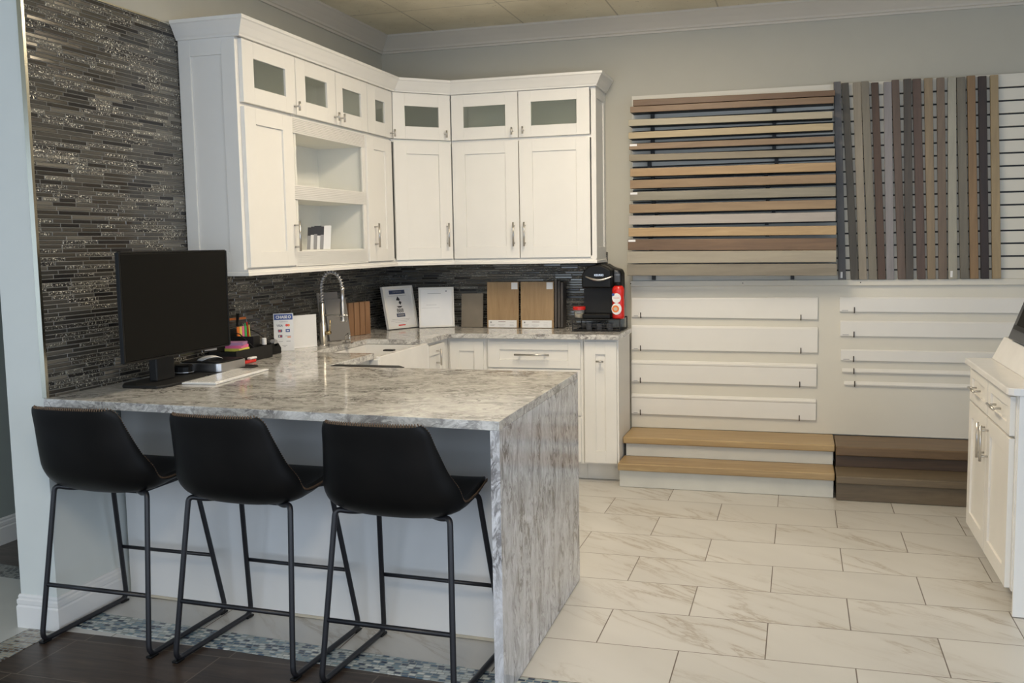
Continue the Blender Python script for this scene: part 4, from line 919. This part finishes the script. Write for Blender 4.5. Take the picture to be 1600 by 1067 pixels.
# ---------------------------------------------------------------- vanity cabinet at the right
VX = .795
vc = thing('vanity_cabinet', 'white vanity cabinet at the right edge with two drawers above two doors', 'cabinet', (1.06, 4.53, 0))
FV = faceXn(VX)
MB().box(VX, VX + .52, 4.02, 4.97, .10, .862).box(VX + .06, VX + .52, 4.05, 4.95, .002, .0995).build('carcass', 'cab', vc)
for a0, a1 in ((-4.955, -4.51), (-4.50, -4.045)):
    d = door(FV, a0, a1, .700, .852, vc, .06, name='drawer', rt=.045); bar(FV, (a0 + a1) / 2, .776, .14, d, False)
d = door(FV, -4.955, -4.51, .105, .690, vc, .068); bar(FV, -4.545, .585, .155, d)
d = door(FV, -4.50, -4.045, .105, .690, vc, .068); bar(FV, -4.465, .585, .155, d)
FVs = faceY(4.02)
MB().box(VX + .004, VX + .05, .004, .86, 0, .014, FVs).box(VX + .05, VX + .52, .004, .86, 0, .006, FVs).build('end_panel', 'cab', vc, bevel=.001)
vt = [(VX - .04, 4.98), (VX - .04, 4.02), (VX - .036, 4.0), (VX - .02, 3.985), (VX, 3.98), (VX + .54, 3.98), (VX + .54, 4.98)]
MB().prism(vt, .8635, .892).build('top', 'whitegloss', vc, bevel=.004)
wg = thing('display_stand', 'white sloped stand with a dark tilted panel on top of the vanity', 'display stand', (1.0, 4.5, .8925))
Fw = Fr((0, 0, 0), (1, 0, 0), (0, 0, 1), (0, -1, 0))
MB().prism([(.865, .8925), (1.20, .8925), (1.20, .995), (.915, .995)], -4.96, -4.1, Fw).build('stand', 'white', wg, bevel=.003)
sl = Vector((.34, 0, .94)).normalized(); FS2 = Fr((.917, 0, .995), (0, -1, 0), sl, Vector((-.94, 0, .34)))
MB().prism([(.925, .9955), (1.135, 1.575), (1.16, 1.575), (1.19, .9955)], -4.775, -4.125, Fw).build('housing', 'darkgrey', wg, bevel=.003)
MB().box(-4.78, -4.12, .004, .62, -.002, .022, FS2).build('panel_frame', 'darkgrey', wg, bevel=.003)
MB().box(-4.71, -4.20, .07, .56, .022, .026, FS2).build('screen', 'screen', wg, bevel=.002)
MB().box(-4.73, -4.18, .05, .07, .022, .03, FS2).build('inner_rim', 'blackplastic', wg)

# ---------------------------------------------------------------- bar stools
def catmull(P, n):
    out = []
    for i in range(len(P) - 1):
        p0, p1, p2, p3 = P[max(0, i - 1)], P[i], P[i + 1], P[min(len(P) - 1, i + 2)]
        for k in range(n):
            t_ = k / n
            out.append(tuple(.5 * (2 * b + (c - a) * t_ + (2 * a - 5 * b + 4 * c - d_) * t_ * t_ + (3 * b - a - 3 * c + d_) * t_ ** 3) for a, b, c, d_ in zip(p0, p1, p2, p3)))
    out.append(tuple(P[-1])); return out
def fillet(pts, r, n=6):
    pts = [Vector(p) for p in pts]; out = [pts[0]]
    for i in range(1, len(pts) - 1):
        a, b, c = pts[i - 1], pts[i], pts[i + 1]; d0 = (a - b).normalized(); d1 = (c - b).normalized()
        rr = min(r, (a - b).length * .45, (c - b).length * .45); p, q = b + d0 * rr, b + d1 * rr
        for k in range(n + 1):
            t_ = k / n; out.append(p * (1 - t_) ** 2 + b * 2 * t_ * (1 - t_) + q * t_ * t_)
    out.append(pts[-1]); return out
def make_stool(loc, label, rotz=0.0):
    T = thing('bar_stool', label, 'bar stool', (0, 0, 0), 'black leather bar stools at the peninsula')
    # rows: y, z (centre line), half width, side rise dz, side forward dy
    rows = catmull([(.190, .606, .165, -.004, -.010), (.186, .626, .198, .004, -.012), (.13, .634, .214, .010, .0), (.03, .616, .224, .016, .0), (-.08, .592, .234, .038, .0), (-.165, .590, .240, .055, .026), (-.235, .640, .234, .050, .070), (-.270, .730, .212, .015, .072), (-.292, .830, .190, .002, .055), (-.305, .885, .178, .000, .045), (-.309, .908, .160, .000, .030)], 4)
    nu = 18; vs = []; 
    for (y, z, w, dz, dy) in rows:
        for k in range(nu + 1):
            u = -1 + 2 * k / nu; e = abs(u) ** 2.4
            vs.append(Vector((w * math.sin(u * PI / 2 * .92) / math.sin(PI / 2 * .92), y + dy * e, z + dz * e)))
    n = len(rows); fs = [(i * (nu + 1) + k, i * (nu + 1) + k + 1, (i + 1) * (nu + 1) + k + 1, (i + 1) * (nu + 1) + k) for i in range(n - 1) for k in range(nu)]
    mb = MB(); mb.add(vs, fs); sh = mb.build('seat_shell', 'leather', T, smooth=True)
    sd = sh.modifiers.new('s', 'SOLIDIFY'); sd.thickness = .024; sd.offset = 0
    bv = sh.modifiers.new('b', 'BEVEL'); bv.width = .008; bv.segments = 3; bv.limit_method = 'ANGLE'; bv.angle_limit = math.radians(50)
    edge = [vs[i * (nu + 1)] for i in range(n)] + [vs[(n - 1) * (nu + 1) + k] for k in range(1, nu + 1)] + [vs[i * (nu + 1) + nu] for i in range(n - 2, -1, -1)]
    st = MB(); tot = 0; step = .0085; nxt = 0
    cx = Vector((0, -.02, .72))
    for i in range(len(edge) - 1):
        a, b = edge[i], edge[i + 1]; L_ = (b - a).length; d_ = (b - a).normalized()
        while nxt < tot + L_:
            p = a + d_ * (nxt - tot); out = (p - cx); out = (out - d_ * out.dot(d_)).normalized()
            q = p + out * .006
            s_ = d_.cross(out)
            st.tube([q - s_ * .0055 - d_ * .001, q + s_ * .0055 + d_ * .001], .0022, 5)
            nxt += step
        tot += L_
    st.build('stitching', 'stitch', T)
    under = MB().box(-.13, .13, -.10, .12, .562, .574); under.build('mount_plate', 'stoolmetal', T, bevel=.003)
    r = .0098
    for s in (-1, 1):
        pts = [(s * .10, -.085, .572), (s * .165, -.140, .578), (s * .208, -.165, .590), (s * .240, -.242, .012), (s * .242, .225, .012), (s * .195, .120, .598), (s * .15, .09, .592), (s * .10, .04, .572)]
        MB().tube(fillet(pts, .04), r, 12).build('side_frame', 'stoolmetal', T, smooth=True)
        for y in (-.225, .205): MB().box(s * .241 - .012, s * .241 + .012, y - .022, y + .022, .0012, .010).build('foot_pad', 'blackplastic', T, bevel=.003)
    MB().tube([(-.228, -.214, .222), (.228, -.214, .222)], .0085, 12).build('foot_bar', 'stoolmetal', T, smooth=True)
    MB().tube([(-.221, .190, .245), (.221, .190, .245)], .0075, 12).build('foot_bar', 'stoolmetal', T, smooth=True)
    T.location = loc; T.rotation_euler = (0, 0, rotz)
    return T
stool = make_stool((-2.462, 3.112, 0), 'black leather bar stool at the left, next to the wall end', -.03)
copy_thing(stool, (-1.858, 3.080, 0), 'black leather bar stool in the middle of the three', -.05)
copy_thing(stool, (-1.266, 3.045, 0), 'black leather bar stool at the right, next to the waterfall panel', -.05)
